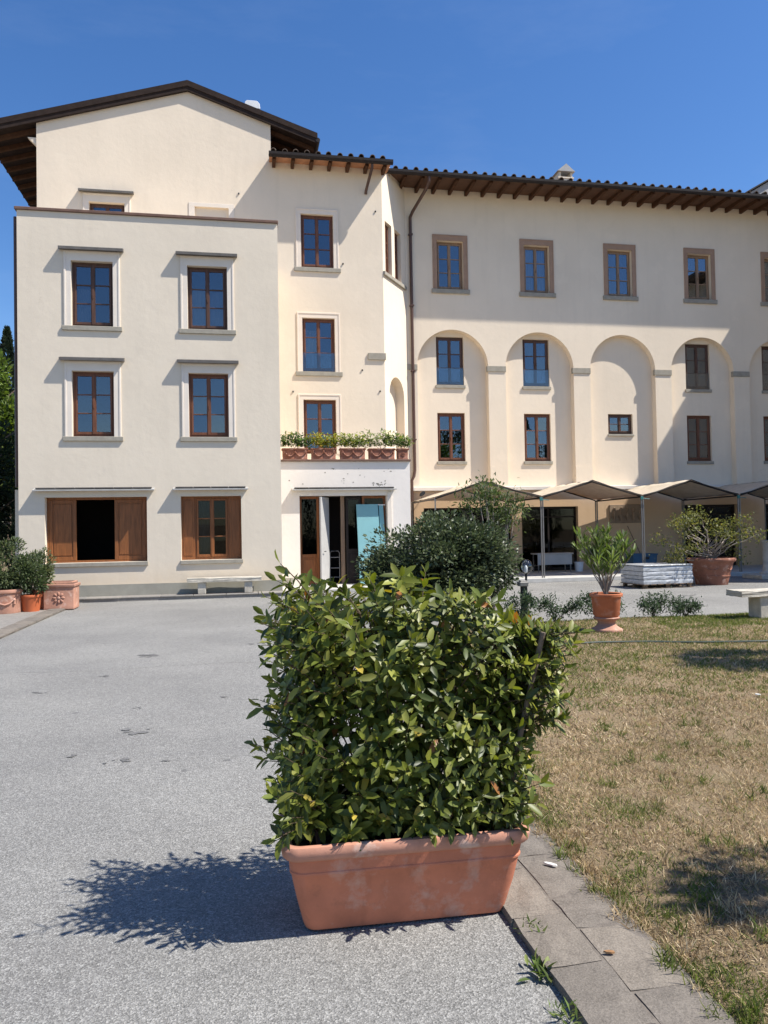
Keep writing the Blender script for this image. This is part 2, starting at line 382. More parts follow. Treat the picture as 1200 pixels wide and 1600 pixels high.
# cold joints in the paving
cj = MB()
for y0, x0, x1 in ((9.88, -3.4, 1.1), (14.6, -3.4, 1.0), (17.2, 8.5, 13.5)):
    pts = [(x0+(x1-x0)*i/24, y0+random.uniform(-.02, .02)+.05*math.sin(i*.5)) for i in range(25)]
    for (a, b), (c, d) in zip(pts, pts[1:]):
        w = random.uniform(.001, .005); cj.quad((a,b-w,.004),(c,d-w,.004),(c,d+w,.004),(a,b+w,.004))
tag(cj.build('asphalt_joint', 'soil'), kind='structure')
stn = MB()
for x, y, r in ((-1.19,10.78,.17),(-.88,6.72,.10),(-.90,5.87,.09),(-.55,5.8,.05),(-1.0,7.6,.05),(-1.6,9.4,.06),(-.2,7.9,.05),(.2,11.5,.12),(-2.1,8.6,.08),(10.2,16.2,.2),(-1.25,6.1,.045)):
    for q in range(5):
        cx_, cy_, rr_ = x+random.uniform(-r,r), y+random.uniform(-r,r)*.7, r*random.uniform(.15,.5); n_ = random.randint(7,10)
        stn.quad(*[(cx_+rr_*random.uniform(.4,1.3)*math.cos(6.283*j/n_), cy_+rr_*random.uniform(.4,1.3)*math.sin(6.283*j/n_), .004+.0006*q) for j in range(n_)])
tag(stn.build('asphalt_stain', 'asphalt_stain'), kind='structure')
# lawn: a low mound inside its stone edging
LX0, LX1, LY0, LY1 = 1.53, 26.0, -3.0, 12.35
def lawn_z(x, y):
    e = np.minimum(np.minimum(x-LX0, LY1-y)/.35, 1); e = np.clip(e, 0, 1)
    return .018+.05*e+.012*np.sin(x*1.7+.6)*np.cos(y*1.3)*e
lm = MB(); nx, ny = 90, 64
gx = LX0+(LX1-LX0)*np.linspace(0, 1, nx)**1.8; gy = np.linspace(LY0, LY1, ny)
for y in gy:
    for x in gx: lm.v.append((x, y, float(lawn_z(x, y))))
for j in range(ny-1):
    for i in range(nx-1): a = j*nx+i; lm.f.append((a, a+1, a+nx+1, a+nx))
lawn = tag(lm.build('lawn', 'lawn_soil', smooth='all'), kind='structure')
def grass(name, n, xr, yr, h0, h1, w, dens_pow=1.0):
    x = rng.uniform(*xr, n); y = rng.uniform(*yr, n)
    bare = np.sin(x*2.7+.3)*np.sin(y*3.1+1)+.7*np.sin(x*6.1+y*4.7)+.5*np.sin(x*13-y*11)+.4*np.sin(x*29+y*17); ok = (rng.random(n) < np.clip(.75-.5*(bare-.5), .22, 1)) & (x < (y+.6)*.88+1.3) & (x > LX0-.035+.03*np.sin(y*9)+.02*np.sin(y*23)); x = x[ok]; y = y[ok]; n = len(x)
    P = np.stack([x, y, lawn_z(x, y)-.004], 1)
    g = (np.sin(x*2.1+1.3)*np.cos(y*1.9+.4)+.6*np.sin(x*5.3-y*4.1)+.5*np.sin(y*7.7+x*1.1))
    edge = np.exp(-((x-LX0)/.22)**2)
    patch = (np.hypot((x-1.78)/.26,(y-3.18)/.30) < 1)*1.0+(np.hypot((x-1.62)/.14,(y-2.45)/.16) < 1)*1.0+(np.hypot((x-2.1)/.2,(y-4.0)/.2) < 1)*.5
    gp = np.clip(.07+.62*patch+.22*(g > .95)+.55*edge*(np.sin(y*6.3+.8) > .1)+.5*((y > 10.6) & (x > 6.4))*(g > -.6)+.26*((y > 6.6)), 0, .85)
    isg = rng.random(n) < gp
    pt = (.78+.30*np.clip(.5+.35*np.sin(x*1.1+2)*np.cos(y*.9)+.25*np.sin(x*3.1-y*2.3)+.15*np.sin(x*8+y*6),0,1))[:,None]
    straw = pt*palette(n, [(.47,.36,.215),(.36,.27,.16),(.66,.54,.36),(.20,.14,.085)], [4,3,2,2.2], .2)
    grn = palette(n, [(.12,.155,.035),(.17,.19,.05),(.08,.12,.03)], [3,2,2], .2)
    col = np.where(isg[:,None], grn, straw)
    d = rng.normal(0, 1, (n, 3)); d[:,2] = np.abs(rng.normal(.55, .45, n))+np.where(isg, .6, .06)
    L = rng.uniform(h0, h1, n)*np.where(isg, 1.1, 1.0)
    t = (np.array([(-w/2,0,0),(w/2,0,0),(w*.34,.6,.02),(0,1,-.1),(-w*.34,.6,.02)], float), [(0,1,2,4),(4,2,3)])
    return cloud(name, t, P, frames(d, rng.normal(0, 1, (n, 3))), L, col, 'grass')
tag(grass('grass', 300000, (LX0, 6.5), (1.6, 5.2), .018, .045, .10), 'short dry straw-coloured grass with green tufts on the lawn', 'grass')
tag(grass('grass', 310000, (LX0, 12.8), (5.2, LY1), .025, .055, .15), 'dry mown grass on the far half of the lawn', 'grass')

def tufts(n, per):
    cx = rng.uniform(LX0, 7, n); cy = rng.uniform(1.9, 9.5, n); cx = np.where(rng.random(n) < .22, LX0+rng.uniform(-.02,.12,n), cx)
    x = np.repeat(cx, per)+rng.normal(0, .022, n*per); y = np.repeat(cy, per)+rng.normal(0, .022, n*per)
    P = np.stack([x, y, np.where(x < LX0, .03, lawn_z(np.maximum(x, LX0), y))-.004], 1); d = np.stack([rng.normal(0,.55,n*per), rng.normal(0,.55,n*per), rng.uniform(.5,1.2,n*per)], 1)
    gcol = np.repeat(rng.random(n) < .42, per)[:,None]; L = rng.uniform(.03,.075,n*per)*np.repeat(rng.uniform(.6,1.15,n), per)
    col = np.where(gcol, palette(n*per, [(.13,.16,.04),(.18,.20,.06),(.09,.12,.035)], [3,2,2], .2), palette(n*per, [(.45,.35,.21),(.34,.25,.15),(.60,.50,.33)], [3,3,1.5], .2))
    return cloud('grass_tufts', (np.array([(-.045,0,0),(.045,0,0),(.03,.55,.02),(0,1,-.14),(-.03,.55,.02)], float), [(0,1,2,4),(4,2,3)]), P, frames(d, rng.normal(0,1,(n*per,3))), L, col, 'grass')
tag(tufts(1500, 26), 'rooted tufts of longer dry and green grass in the lawn', 'grass')

# edging of the lawn: two rows of worn stones, every stone a piece
kb = tag(MB().box(1.085,1.56,-3,12.3,-.004,.030).build('lawn_edging', 'joint_dirt'), kind='structure')
def stone_mesh(L, W, H, seed):
    r = random.Random(seed); b = MB().box(-W/2, W/2, -L/2, L/2, 0, H)
    me = b.mesh('kerb_stone', 'kerb_stone'); bm = bmesh.new(); bm.from_mesh(me)
    bmesh.ops.subdivide_edges(bm, edges=bm.edges[:], cuts=2, use_grid_fill=True)
    for q in bm.verts:
        q.co.x += r.uniform(-.004, .004); q.co.y += r.uniform(-.004, .004)
        if q.co.z > H*.8: q.co.z += r.uniform(-.005, .003)-.004*(abs(q.co.x) > W*.45 or abs(q.co.y) > L*.45)
    bm.to_mesh(me); bm.free(); me.update(); return me
for row, (xa, xb) in enumerate(((1.075, 1.294), (1.304, 1.545))):
    y = 1.75+row*.13; i = 0
    while y < 12.2:
        L = random.choice((.26, .31, .37, .43)) if y < 5 else .55
        link('kerb_stone', stone_mesh(L-.012, xb-xa-.004, .040-.004*row, 100*row+i), kb, ((xa+xb)/2+.012*math.sin(y*1.1), y+L/2, .0), (random.uniform(-.004,.004), (.02 if row else -.02), random.uniform(-.006,.006)))
        y += L; i += 1
# left pavement with a kerb band
sheet('left_pavement', -14, -4.16, 8, 19.55, .020, 'paving_stone')
lk = tag(MB().quad((-4.17,8,.012),(-3.82,8,.012),(-3.82,19.3,.012),(-4.17,19.3,.012)).build('left_kerb', 'soil'), kind='structure')
y = 8.0; i = 0
while y < 19.0:
    L = random.choice((.55, .7, .62)); link('kerb_stone', stone_mesh(L-.015, .33, .045, 500+i), lk, (-3.99, y+L/2, .0), (0,0,random.uniform(-.006,.006))); y += L; i += 1
# walk along the front block
wk = tag(MB().box(-5.4, 1.6, 19.66, 20.2, -.005, .075).build('front_walk', 'paving_stone'), kind='structure')
x = -5.35; i = 0
while x < 1.5:
    L = random.choice((.62, .8, .95)); me = MB().box(0, L-.012, 0, .545, 0, .034).mesh('walk_slab', 'paving_stone', bevel=.008)
    link('walk_slab', me, wk, (x, 19.64+random.uniform(-.006,.006), .070)); x += L; i += 1
wk2 = tag(MB().box(1.05, 5.0, 20.35, 21.9, -.005, .085).build('porch_step', 'concrete', bevel=.01), kind='structure')
tag(MB().box(5.05, 21, 21.45, 25.2, -.005, .125).build('arcade_platform', 'concrete', bevel=.012), kind='structure')

# ------------------------------------------------------------------ the building
YL, YP, YM, YR = 20.2, 21.9, 23.45, 25.0
villa = thing('villa', 'cream plastered villa with gabled house, terrace block and arcaded wing behind the courtyard', 'building', (4, 24, 0))
_cache = {}
def cached(key, fn):
    if key not in _cache: _cache[key] = fn()
    return _cache[key]
def frame_mesh(w, h, rows, wm, guard=False):
    def f():
        b = MB(); t = .055; d0, d1 = 0, .06
        b.box(0,t,d0,d1,0,h); b.box(w-t,w,d0,d1,0,h); b.box(t,w-t,d0,d1,h-t,h); b.box(t,w-t,d0,d1,0,t*1.2)
        cx = w/2
        for a, c in ((t+.004, cx-.004), (cx+.004, w-t-.004)):
            s = .048; e0, e1 = -.018, .04
            b.box(a,a+s,e0,e1,t*1.25,h-t-.004); b.box(c-s,c,e0,e1,t*1.25,h-t-.004)
            b.box(a+s,c-s,e0,e1,h-t-.004-s,h-t-.004); b.box(a+s,c-s,e0,e1,t*1.25,t*1.25+s*1.3)
            z0, z1 = t*1.25+s*1.3, h-t-.004-s
            for r in range(1, rows): z = z0+(z1-z0)*r/rows; b.box(a+s,c-s,e0+.004,e1,z-.013,z+.013)
        b.box(cx-.03,cx+.03,-.032,-.0185,t*1.3,h-t-.006)                # closing bead
        b.box(cx-.012,cx+.012,-.07,-.033,h*.44,h*.50)                  # handle
        return b.mesh('window_frame', wm, bevel=.004)
    return cached(('fr', w, h, rows, wm), f)
def pane_rects(w, h, rows):
    t, s, cx = .055, .048, w/2; out = []
    for a, c in ((t+.004+s, cx-.004-s), (cx+.004+s, w-t-.004-s)):
        z0, z1 = t*1.25+s*1.3, h-t-.004-s
        for r in range(rows): out.append((a-.005, c+.005, z0+(z1-z0)*r/rows+.008, z0+(z1-z0)*(r+1)/rows-.008))
    return out
def window(x, z, Y, w, h, rows=3, wm='window_wood', recess=.10, surround=None, sill=None, canopy=None, curtain=None, guard=False, label=None, rz=0, xy=None, parent=None, glass='glass'):
    """x = centre of the opening on a wall plane facing -Y (or at xy turned by rz)"""
    o0 = worg(villa); px, py = (x, Y) if xy is None else xy
    ca, sa = math.cos(rz), math.sin(rz)
    loc = (px-w/2*ca-recess*sa*(1)-o0[0]+0*ca, py-w/2*sa+recess*ca-o0[1], z-o0[2])
    fr = link('window', frame_mesh(w, h, rows, wm), villa, loc, (0, 0, rz)); WORG[fr.name] = (0, 0, 0)
    if label: fr['label'] = label
    for i, (a, b, c, d) in enumerate(pane_rects(w, h, rows)):
        pm = cached(('pane', glass, round(b-a, 3), round(d-c, 3)), lambda: MB().box(-(b-a)/2,(b-a)/2,-.003,.003,-(d-c)/2,(d-c)/2).mesh('pane', glass))
        link('pane', pm, fr, ((a+b)/2, .012, (c+d)/2), (random.uniform(-.02,.02), 0, random.uniform(-.02,.02)))
    D = .55
    rm = cached(('room', w, h, recess), lambda: MB().quad((0,D,0),(w,D,0),(w,D,h),(0,D,h)).quad((-.001,.062,0),(-.001,D,0),(-.001,D,h),(-.001,.062,h)).quad((w,.062,0),(w,D,0),(w,D,h),(w,.062,h)).quad((0,.062,h),(w,.062,h),(w,D,h),(0,D,h)).quad((0,.062,0),(w,.062,0),(w,D,0),(0,D,0)).mesh('interior', 'room_dark_backing'))
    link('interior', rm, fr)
    if surround:
        sw, sh, p, mat = surround
        def f():
            y1 = -recess; y0 = y1-p; b = MB()
            b.box(-sw,0,y0,y1+.01,0,h); b.box(w,w+sw,y0,y1+.01,0,h); b.box(-sw,w+sw,y0,y1+.01,h,h+sh)
            y2 = y0-.012
            b.box(-sw,-sw+.045,y2,y0,0,h+sh-.045); b.box(w+sw-.045,w+sw,y2,y0,0,h+sh-.045); b.box(-sw,w+sw,y2,y0,h+sh-.045,h+sh)
            return b.mesh('surround', mat, bevel=.004)
        link('surround', cached(('sur', w, h, surround, recess), f), fr)
    if sill:
        ov, th, p = sill
        link('sill', cached(('sill', w, sill, recess), lambda: MB().box(-ov,w+ov,-recess-p,.05,-th,0).mesh('sill', 'stone_sill', bevel=.008)), fr)
    if canopy:
        ov, dz, p, th = canopy
        def f():
            b = MB(); a0, a1 = -ov, w+ov; zb = h+dz; y1 = -recess+.01
            b.add([(a0,-recess-p,zb),(a1,-recess-p,zb),(a1,y1,zb+.03),(a0,y1,zb+.03),(a0,-recess-p,zb+th),(a1,-recess-p,zb+th),(a1,y1,zb+th+.05),(a0,y1,zb+th+.05)],
                  [(0,3,2,1),(4,5,6,7),(0,1,5,4),(1,2,6,5),(2,3,7,6),(3,0,4,7)])
            return b.mesh('canopy', 'canopy_slate')
        link('canopy', cached(('can', w, h, canopy, recess), f), fr)
    if curtain:
        a, b_, zt = curtain
        n = 26; rows_ = []
        for zz in (.04, zt): rows_.append([(w*(a+(b_-a)*i/n), .13+.025*math.sin(i*1.9)+.012*math.sin(i*4.3), zz*h) for i in range(n+1)])
        link('curtain', MB().loops(rows_, False, False, False).mesh('curtain', 'curtain', smooth='all'), fr)
    if guard:
        link('glass_guard', cached(('gg', w), lambda: MB().box(.01,w-.01,-.05,-.042,.03,h*.36).mesh('glass_guard', 'glass_clear')), fr)
    return fr

# --- terrace block (front left)
XL0, XL1, ZL = -5.385, 1.03, 9.74
WL, HL = 1.0, 1.65
cols = (-3.62, -.79); za, zb_ = 6.88, 4.10
holes = [(c-WL/2, c+WL/2, z, z+HL, .16) for c in cols for z in (za, zb_)]
holes += [(-4.78, -2.35, .95, 2.585, .34), (-1.52, 0.0, .95, 2.585, .30)]
b = MB().panel(XL0, XL1, 0, ZL, YL, holes)
b.quad((XL0,YL,0),(XL0,YL,ZL),(XL0,30,ZL),(XL0,30,0)); b.quad((XL1,YL,0),(XL1,YM,0),(XL1,YM,ZL),(XL1,YL,ZL))
b.quad((XL0,YL+.25,9.35),(XL1,YL+.25,9.35),(XL1,YM,9.35),(XL0,YM,9.35)); b.quad((XL0,YL+.25,9.35),(XL0,YL+.25,ZL),(XL1,YL+.25,ZL),(XL1,YL+.25,9.35))
lab(b.build('wall', 'plaster_grey', villa), 'greyish cream front wall of the flat-topped terrace block')
MB().box(XL0-.05,XL1+.02,YL-.05,YL+.3,ZL,ZL+.075).build('parapet_coping', 'coping_brown', villa, bevel=.01)
b = MB().box(XL0-.008,XL1,YL-.02,YL-.0005,.10,.36); b.v = [(x, y, z+(.03*math.sin(x*.9) if z > .3 else 0)) for x, y, z in b.v]
b.build('plinth', 'plinth_grey', villa)
for c in cols:
    for z in (za, zb_):
        window(c, z, YL, WL, HL, 3, 'window_wood' if z == zb_ else 'window_wood_dark', .13, (.17, .25, .018, 'trim_white'), (.22, .115, .05), (.27, .235, .165, .07),
               curtain=((.08,.5,.62) if c < -2 else (.08,.92,.66)) if z == za else None)
# kitchen window with sliding wooden panels, dark opening between
def raised_panel(name, x0, x1, z0, z1, y, wm, parent, lock=.08, cut=None):
    b = MB().box(x0,x1,y,y+.045,z0,z1); fr_ = MB(); s = lock
    fr_.box(x0,x0+s,y-.018,y-.0005,z0,z1); fr_.box(x1-s,x1,y-.018,y-.0005,z0,z1); fr_.box(x0+s,x1-s,y-.018,y-.0005,z1-s,z1); fr_.box(x0+s,x1-s,y-.018,y-.0005,z0,z0+s*1.2)
    p = b.build(name, wm, parent); f2 = fr_.build('rail', wm, p, bevel=.006); f3 = MB().box(x0+s+.03,x1-s-.03,y-.010,y-.0005,z0+s*1.2+.03,z1-s-.03).build('field', wm, p, bevel=.008); return p
def gcanopy(x0, x1, z, Y, p=.17):
    c = MB().add([(x0,Y-p,z),(x1,Y-p,z),(x1,Y+.005,z+.045),(x0,Y+.005,z+.045),(x0,Y-p,z+.028),(x1,Y-p,z+.028),(x1,Y+.005,z+.075),(x0,Y+.005,z+.075)],
           [(0,3,2,1),(4,5,6,7),(0,1,5,4),(1,2,6,5),(2,3,7,6),(3,0,4,7)]).build('canopy', 'canopy_zinc', villa)
    n = max(3, int((x1-x0)/.42))
    for i in range(n):
        a = x0+.06+(x1-x0-.12)*i/n; MB().box(a+.008, a+(x1-x0-.12)/n-.008, Y-p+.02, Y-.01, z+.060, z+.085).build('slate', 'canopy_slate', c)
    return c
gcanopy(-5.03, -2.15, 2.735, YL); gcanopy(-1.70, .18, 2.735, YL)
b = MB(); x0,x1,z0,z1 = -4.78,-2.35,.95,2.585; yy = YL+.2
b.box(x0,x0+.05,yy,yy+.09,z0,z1); b.box(x1-.05,x1,yy,yy+.09,z0,z1); b.box(x0+.05,x1-.05,yy,yy+.09,z1-.06,z1); b.box(x0+.05,x1-.05,yy,yy+.09,z0,z0+.05)
kw = b.build('window', 'shutter_wood', villa, bevel=.005); lab(kw, 'wide window with two wooden panels and a dark gap between them')
raised_panel('shutter', x0+.052, -4.085, z0+.052, z1-.062, YL+.215, 'shutter_wood', kw); raised_panel('shutter', -3.165, x1-.052, z0+.052, z1-.062, YL+.215, 'shutter_wood', kw)
MB().box(x0-.02,x1+.02,YL-.05,YL+.2,z0-.10,z0-.0005).build('sill', 'stone_sill', kw, bevel=.008)
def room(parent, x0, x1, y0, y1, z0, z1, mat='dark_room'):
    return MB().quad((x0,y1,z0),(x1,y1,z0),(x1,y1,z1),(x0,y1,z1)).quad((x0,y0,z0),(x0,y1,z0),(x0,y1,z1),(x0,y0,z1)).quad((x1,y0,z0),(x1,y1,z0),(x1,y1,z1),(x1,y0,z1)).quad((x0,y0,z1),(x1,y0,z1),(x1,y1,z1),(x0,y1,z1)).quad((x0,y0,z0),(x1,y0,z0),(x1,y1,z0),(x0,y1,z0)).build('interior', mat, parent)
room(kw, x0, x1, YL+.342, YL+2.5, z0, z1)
# glazed double window between folded panels
x0,x1 = -1.52,0.0
g2 = window(-.75, .952, YL, .90, 1.63, 3, 'shutter_wood', .22, glass='glass_dark', curtain=(.08,.46,.98)); lab(g2, 'three-row glazed wooden window between folded brown shutter panels, above the bench')
for a, c in ((x0+.002, -1.19), (-.31, x1-.002)): MB().box(a, c, YL+.19, YL+.225, .952, 2.583).box(a+.05, c-.05, YL+.178, YL+.1895, 1.06, 2.48).build('shutter', 'shutter_wood', villa, bevel=.005)
MB().box(-1.54,.03,YL-.05,YL+.2,.85,.9495).build('sill', 'stone_sill', villa, bevel=.008)
# corner pipe and low wall at the left
MB().tube([(XL0-.06,YL+.12,9.6),(XL0-.06,YL+.12,2.85)], .045, 10).build('downpipe', 'pipe_brown', villa, smooth=True)
MB().box(-5.56,XL0-.003,YL+.35,22,0,2.8).build('wall', 'plaster_grey', villa)

# --- gabled house behind the terrace and the stair block beside it (one wall plane)
ZE = 13.2
AX, AZ = -1.42, 14.90; sL, sR = .30, .335
mh = [(1.91, 2.91, z, z+1.66, .16) for z in (9.74, 6.52, 4.0)]
gh = [(-4.27, -3.27, 9.75, 11.4, .16), (-1.26, -.26, 9.75, 11.43, .06)]
b = MB().panel(1.03, 4.46, 0, 13.15, YM, mh).panel(-5.7, 1.03, 9.0, 13.0, YM, gh)
b.add([(-5.7,YM,13.0),(1.03,YM,13.0),(1.03,YM,AZ-sR*(1.03-AX)),(AX,YM,AZ),(-5.7,YM,AZ-sL*(AX+5.7))], [(0,1,2,3,4)])
b.quad((-5.7,YM,0),(-5.7,34,0),(-5.7,34,13.5),(-5.7,YM,13.5)); b.quad((1.03,YM+.02,13.0),(1.03,34,13.0),(1.03,34,13.95),(1.03,YM+.02,13.95))
b.quad((-.26-1.0,YM+.06,9.75),(-.26,YM+.06,9.75),(-.26,YM+.06,11.43),(-1.26,YM+.06,11.43))
lab(b.build('wall', 'plaster_cream', villa), 'cream gable wall and stair-block wall set back behind the terrace')
window(-3.77, 9.75, YM, 1.0, 1.65, 3, 'window_wood_dark', .13, (.17, .25, .018, 'trim_white'), None, (.27, .25, .16, .06))
b = MB(); b.box(-1.43,-1.26,YM-.018,YM-.0005,9.75,11.43); b.box(-.26,-.09,YM-.018,YM-.0005,9.75,11.43); b.box(-1.43,-.09,YM-.018,YM-.0005,11.43,11.55)
lab(b.build('blind_window_surround', 'trim_white', villa, bevel=.004), 'surround of the walled-up window above the terrace')
for z in (9.74, 6.52, 4.0):
    window(2.41, z, YM, 1.0, 1.66, 3, 'window_wood', .10, (.16, .17, .016, 'trim_wall'), (.22, .13, .05) if z > 5 else None, curtain=(.08,.5,.8) if z == 6.52 else None, guard=(z == 6.52))
MB().box(3.94,4.50,YM-.05,YM+.02,6.93,7.14).build('stone_block', 'stone_sill', villa, bevel=.006)
# small fixings on the walls
for x, z, Y in ((1.6,5.9,YM),(4.3,5.95,YM),(3.75,6.6,YM),(4.25,11.6,YM),(3.2,9.9,YM),(.05,11.9,YM)): MB().box(x-.02,x+.02,Y-.03,Y-.0005,z-.02,z+.02).build('wall_bolt', 'black_metal', villa)
# gable roof
def roof_slab(name, pts, th, mat, parent):
    lo = [Vector(p) for p in pts]; hi = [p+Vector((0,0,th)) for p in lo]
    return MB().add(lo+hi, [(3,2,1,0),(4,5,6,7)]+[(i,(i+1)%4,4+(i+1)%4,4+i) for i in range(4)]).build(name, mat, parent)
XEl, XEr = -7.15, 2.42; YF, YB = YM-.075, 34
zl = AZ-sL*(AX-XEl); zr = AZ-sR*(XEr-AX)
gr = roof_slab('roof', [(XEl,YF,zl),(AX,YF,AZ+.015),(AX,YB,AZ+.015),(XEl,YB,zl)], .10, 'verge_wood', villa); lab(gr, 'dark low-pitched gable roof with deep eaves')
roof_slab('roof_slope', [(AX+.001,YF,AZ+.015),(XEr,YF,zr),(XEr,YB,zr),(AX+.001,YB,AZ+.015)], .10, 'verge_wood', gr)
roof_slab('tile_bed', [(XEl-.04,YF-.06,zl+.10),(AX,YF-.06,AZ+.118),(AX,YB,AZ+.118),(XEl-.04,YB,zl+.10)], .17, 'verge_wood', gr)
roof_slab('tile_bed', [(AX+.001,YF-.06,AZ+.118),(XEr+.04,YF-.06,zr+.10),(XEr+.04,YB,zr+.10),(AX+.001,YB,AZ+.118)], .17, 'verge_wood', gr)
roof_slab('verge_board', [(XEl,YF-.035,zl-.03),(AX,YF-.035,AZ-.015),(AX,YF-.002,AZ-.015),(XEl,YF-.002,zl-.03)], .16, 'verge_wood', gr)
roof_slab('verge_board', [(AX+.001,YF-.035,AZ-.015),(XEr,YF-.035,zr-.03),(XEr,YF-.002,zr-.03),(AX+.001,YF-.002,AZ-.015)], .16, 'verge_wood', gr)
for i in range(9):
    y = YM+.25+i*.62
    for xa, xb, s, ax in ((XEl+.05, -5.71, sL, -1), (1.035, XEr-.05, sR, 1)):
        za_ = AZ-s*abs(AX-xa)-.002; zb2 = AZ-s*abs(xb-AX)-.002
        MB().add([(xa,y,za_-.13),(xb,y,zb2-.13),(xb,y+.09,zb2-.13),(xa,y+.09,za_-.13),(xa,y,za_),(xb,y,zb2),(xb,y+.09,zb2),(xa,y+.09,za_)],[(0,3,2,1),(4,5,6,7),(0,1,5,4),(1,2,6,5),(2,3,7,6),(3,0,4,7)]).build('rafter', 'rafter_wood', gr)
MB().add([(-5.95,YM+.04,13.2),(-5.70,YM+.04,13.2),(-5.70,YM+.04,12.95),(-5.95,YM+.22,13.2),(-5.70,YM+.22,13.2),(-5.70,YM+.22,12.95)],[(0,1,2),(3,5,4),(0,3,4,1),(1,4,5,2),(2,5,3,0)]).build('corbel', 'plaster_cream', villa)
MB().tube([(XEr+.05,YF-.05,zr+.06),(XEr+.05,YB,zr+.06)], .07, 10).build('gutter', 'gutter_brown', gr, smooth=True)
cw = MB().box(.32,.70,24.4,24.8,14.2,15.06).build('vent_stack', 'gutter_brown', gr)
MB().loops([[(.26,24.35+j*.5,15.06),(.26+.02,24.35+j*.5,15.25),(.34,24.35+j*.5,15.31),(.66,24.35+j*.5,15.31),(.74,24.35+j*.5,15.22),(.76,24.35+j*.5,15.06)] for j in (0,1)]).build('vent_cowl', 'white_metal', gr, bevel=.01)

# --- eaves with rafters and barrel tiles
def tile_mesh():
    b = MB(); rings = []
    for y, r in ((0, .085), (.5, .07)):
        rings.append([(r*math.cos(math.pi*j/8), y, r*math.sin(math.pi*j/8)) for j in range(9)]+[((r-.018)*math.cos(math.pi*j/8), y, (r-.018)*math.sin(math.pi*j/8)) for j in reversed(range(9))])
    return b.loops(rings).mesh('tile', 'roof_tile')
TM = tile_mesh()
def eave_roof(x0, x1, Yg, Yw, zg, slope, rsp, raf0, label, back=8.0, tile0=.12, soffit='soffit_tile'):
    """zg = gutter height; Yg front edge; Yw wall plane"""
    z = lambda y: zg+.06+slope*(y-Yg)
    r = roof_slab('roof', [(x0,Yg+.03,z(Yg+.03)),(x1,Yg+.03,z(Yg+.03)),(x1,Yg+back,z(Yg+back)),(x0,Yg+back,z(Yg+back))], .05, soffit, villa); lab(r, label)
    roof_slab('tile_bed', [(x0,Yg-.02,z(Yg-.02)+.052),(x1,Yg-.02,z(Yg-.02)+.052),(x1,Yg+back,z(Yg+back)+.052),(x0,Yg+back,z(Yg+back)+.052)], .05, 'roof_tile', r)
    o0 = worg(villa); x = x0+tile0; i = 0
    while x < x1-.05:
        for j in range(2):
            y = Yg-.05+j*.42; link('tile', TM, r, (x-o0[0]+random.uniform(-.012,.012), y-o0[1]+random.uniform(-.015,.015), z(y)+.100+.012*j+random.uniform(-.006,.010)), (math.atan(slope)+random.uniform(-.03,.03), 0, random.uniform(-.05,.05)))
        x += .331; i += 1
    x = x0+raf0
    while x < x1-.05:
        ya, yb = Yg+.10, Yw+.02; za_, zb2 = z(ya)-.003, z(yb)-.003
        hh = .17; MB().add([(x-.05,ya,za_-hh*.62),(x+.05,ya,za_-hh*.62),(x+.05,yb,zb2-hh),(x-.05,yb,zb2-hh),(x-.05,ya,za_),(x+.05,ya,za_),(x+.05,yb,zb2),(x-.05,yb,zb2)],[(0,3,2,1),(4,5,6,7),(0,1,5,4),(1,2,6,5),(2,3,7,6),(3,0,4,7)]).build('rafter', 'rafter_wood', r, bevel=.006)
        x += rsp
    prof = [(-.075,.075),(-.07,.0),(-.04,-.055),(.0,-.07),(.04,-.055),(.06,.0),(.06,.03),(.05,.03),(.045,.0),(.03,-.04),(0,-.055),(-.03,-.04),(-.055,.0),(-.06,.075)]
    MB().loops([[(x, Yg-.04+a, zg+.04+c) for a, c in prof] for x in (x0-.03, x1+.03)]).build('gutter', 'gutter_brown', r)
    return r
eave_roof(.97, 4.68, 22.86, YM, 12.83, .08, .565, .14, 'short tiled eave over the stair block', 7.0)
rr = eave_roof(4.55, 20.6, 23.84, YR, 13.03, .04, .58, .22, 'long tiled eave of the arcaded wing', 8.0, soffit='soffit_wood_shaded')
MB().tube([(4.07,22.86,12.80),(4.07,22.86,12.72),(4.02,23.0,12.52),(3.95,23.36,12.2),(3.95,23.42,12.12)], .045, 10).build('downpipe', 'pipe_brown', villa, smooth=True)
MB().tube([(6.10,23.82,13.0),(6.10,23.82,12.86),(6.05,24.02,12.70),(5.76,24.8,12.25),(5.70,24.93,12.1),(5.70,24.93,11.9),(5.70,24.93,8),(5.70,24.93,3.6),(5.66,24.9,3.4),(5.58,24.88,3.25),(5.58,24.88,.15)], .052, 10).build('downpipe', 'pipe_brown', villa, smooth=True)
for z in (11.5, 9.1, 6.9, 4.6): MB().box(5.63,5.77,24.86,25.0,z,z+.04).build('pipe_bracket', 'pipe_brown', villa)
# chimney
ch = MB().box(11.42,11.98,25.8,26.3,13.3,14.22).build('chimney', 'plaster_cream', rr)
b = MB(); b.box(11.40,12.00,25.78,26.32,14.222,14.27)
for a in (11.45, 11.89): b.box(a,a+.07,25.82,26.28,14.27,14.46)
b.build('chimney_pot', 'plaster_cream', rr)
MB().add([(11.36,25.74,14.462),(12.04,25.74,14.462),(11.70,25.74,14.74),(11.36,26.36,14.462),(12.04,26.36,14.462),(11.70,26.36,14.74)],[(0,1,2),(3,5,4),(0,2,5,3),(1,4,5,2),(0,3,4,1)]).build('chimney_cap', 'slab_grey', rr)
lab(MB().add([(20.0,27,13.4),(22.5,27,13.4),(22.5,27,16.2),(20.0,27,14.75),(20.0,31,13.4),(22.5,31,13.4),(22.5,31,16.2),(20.0,31,14.75)],[(0,1,2,3),(4,7,6,5),(0,3,7,4),(1,5,6,2),(3,2,6,7)]).build('roof_hut', 'slab_grey', rr), 'weathered grey rooftop hut at the right edge')
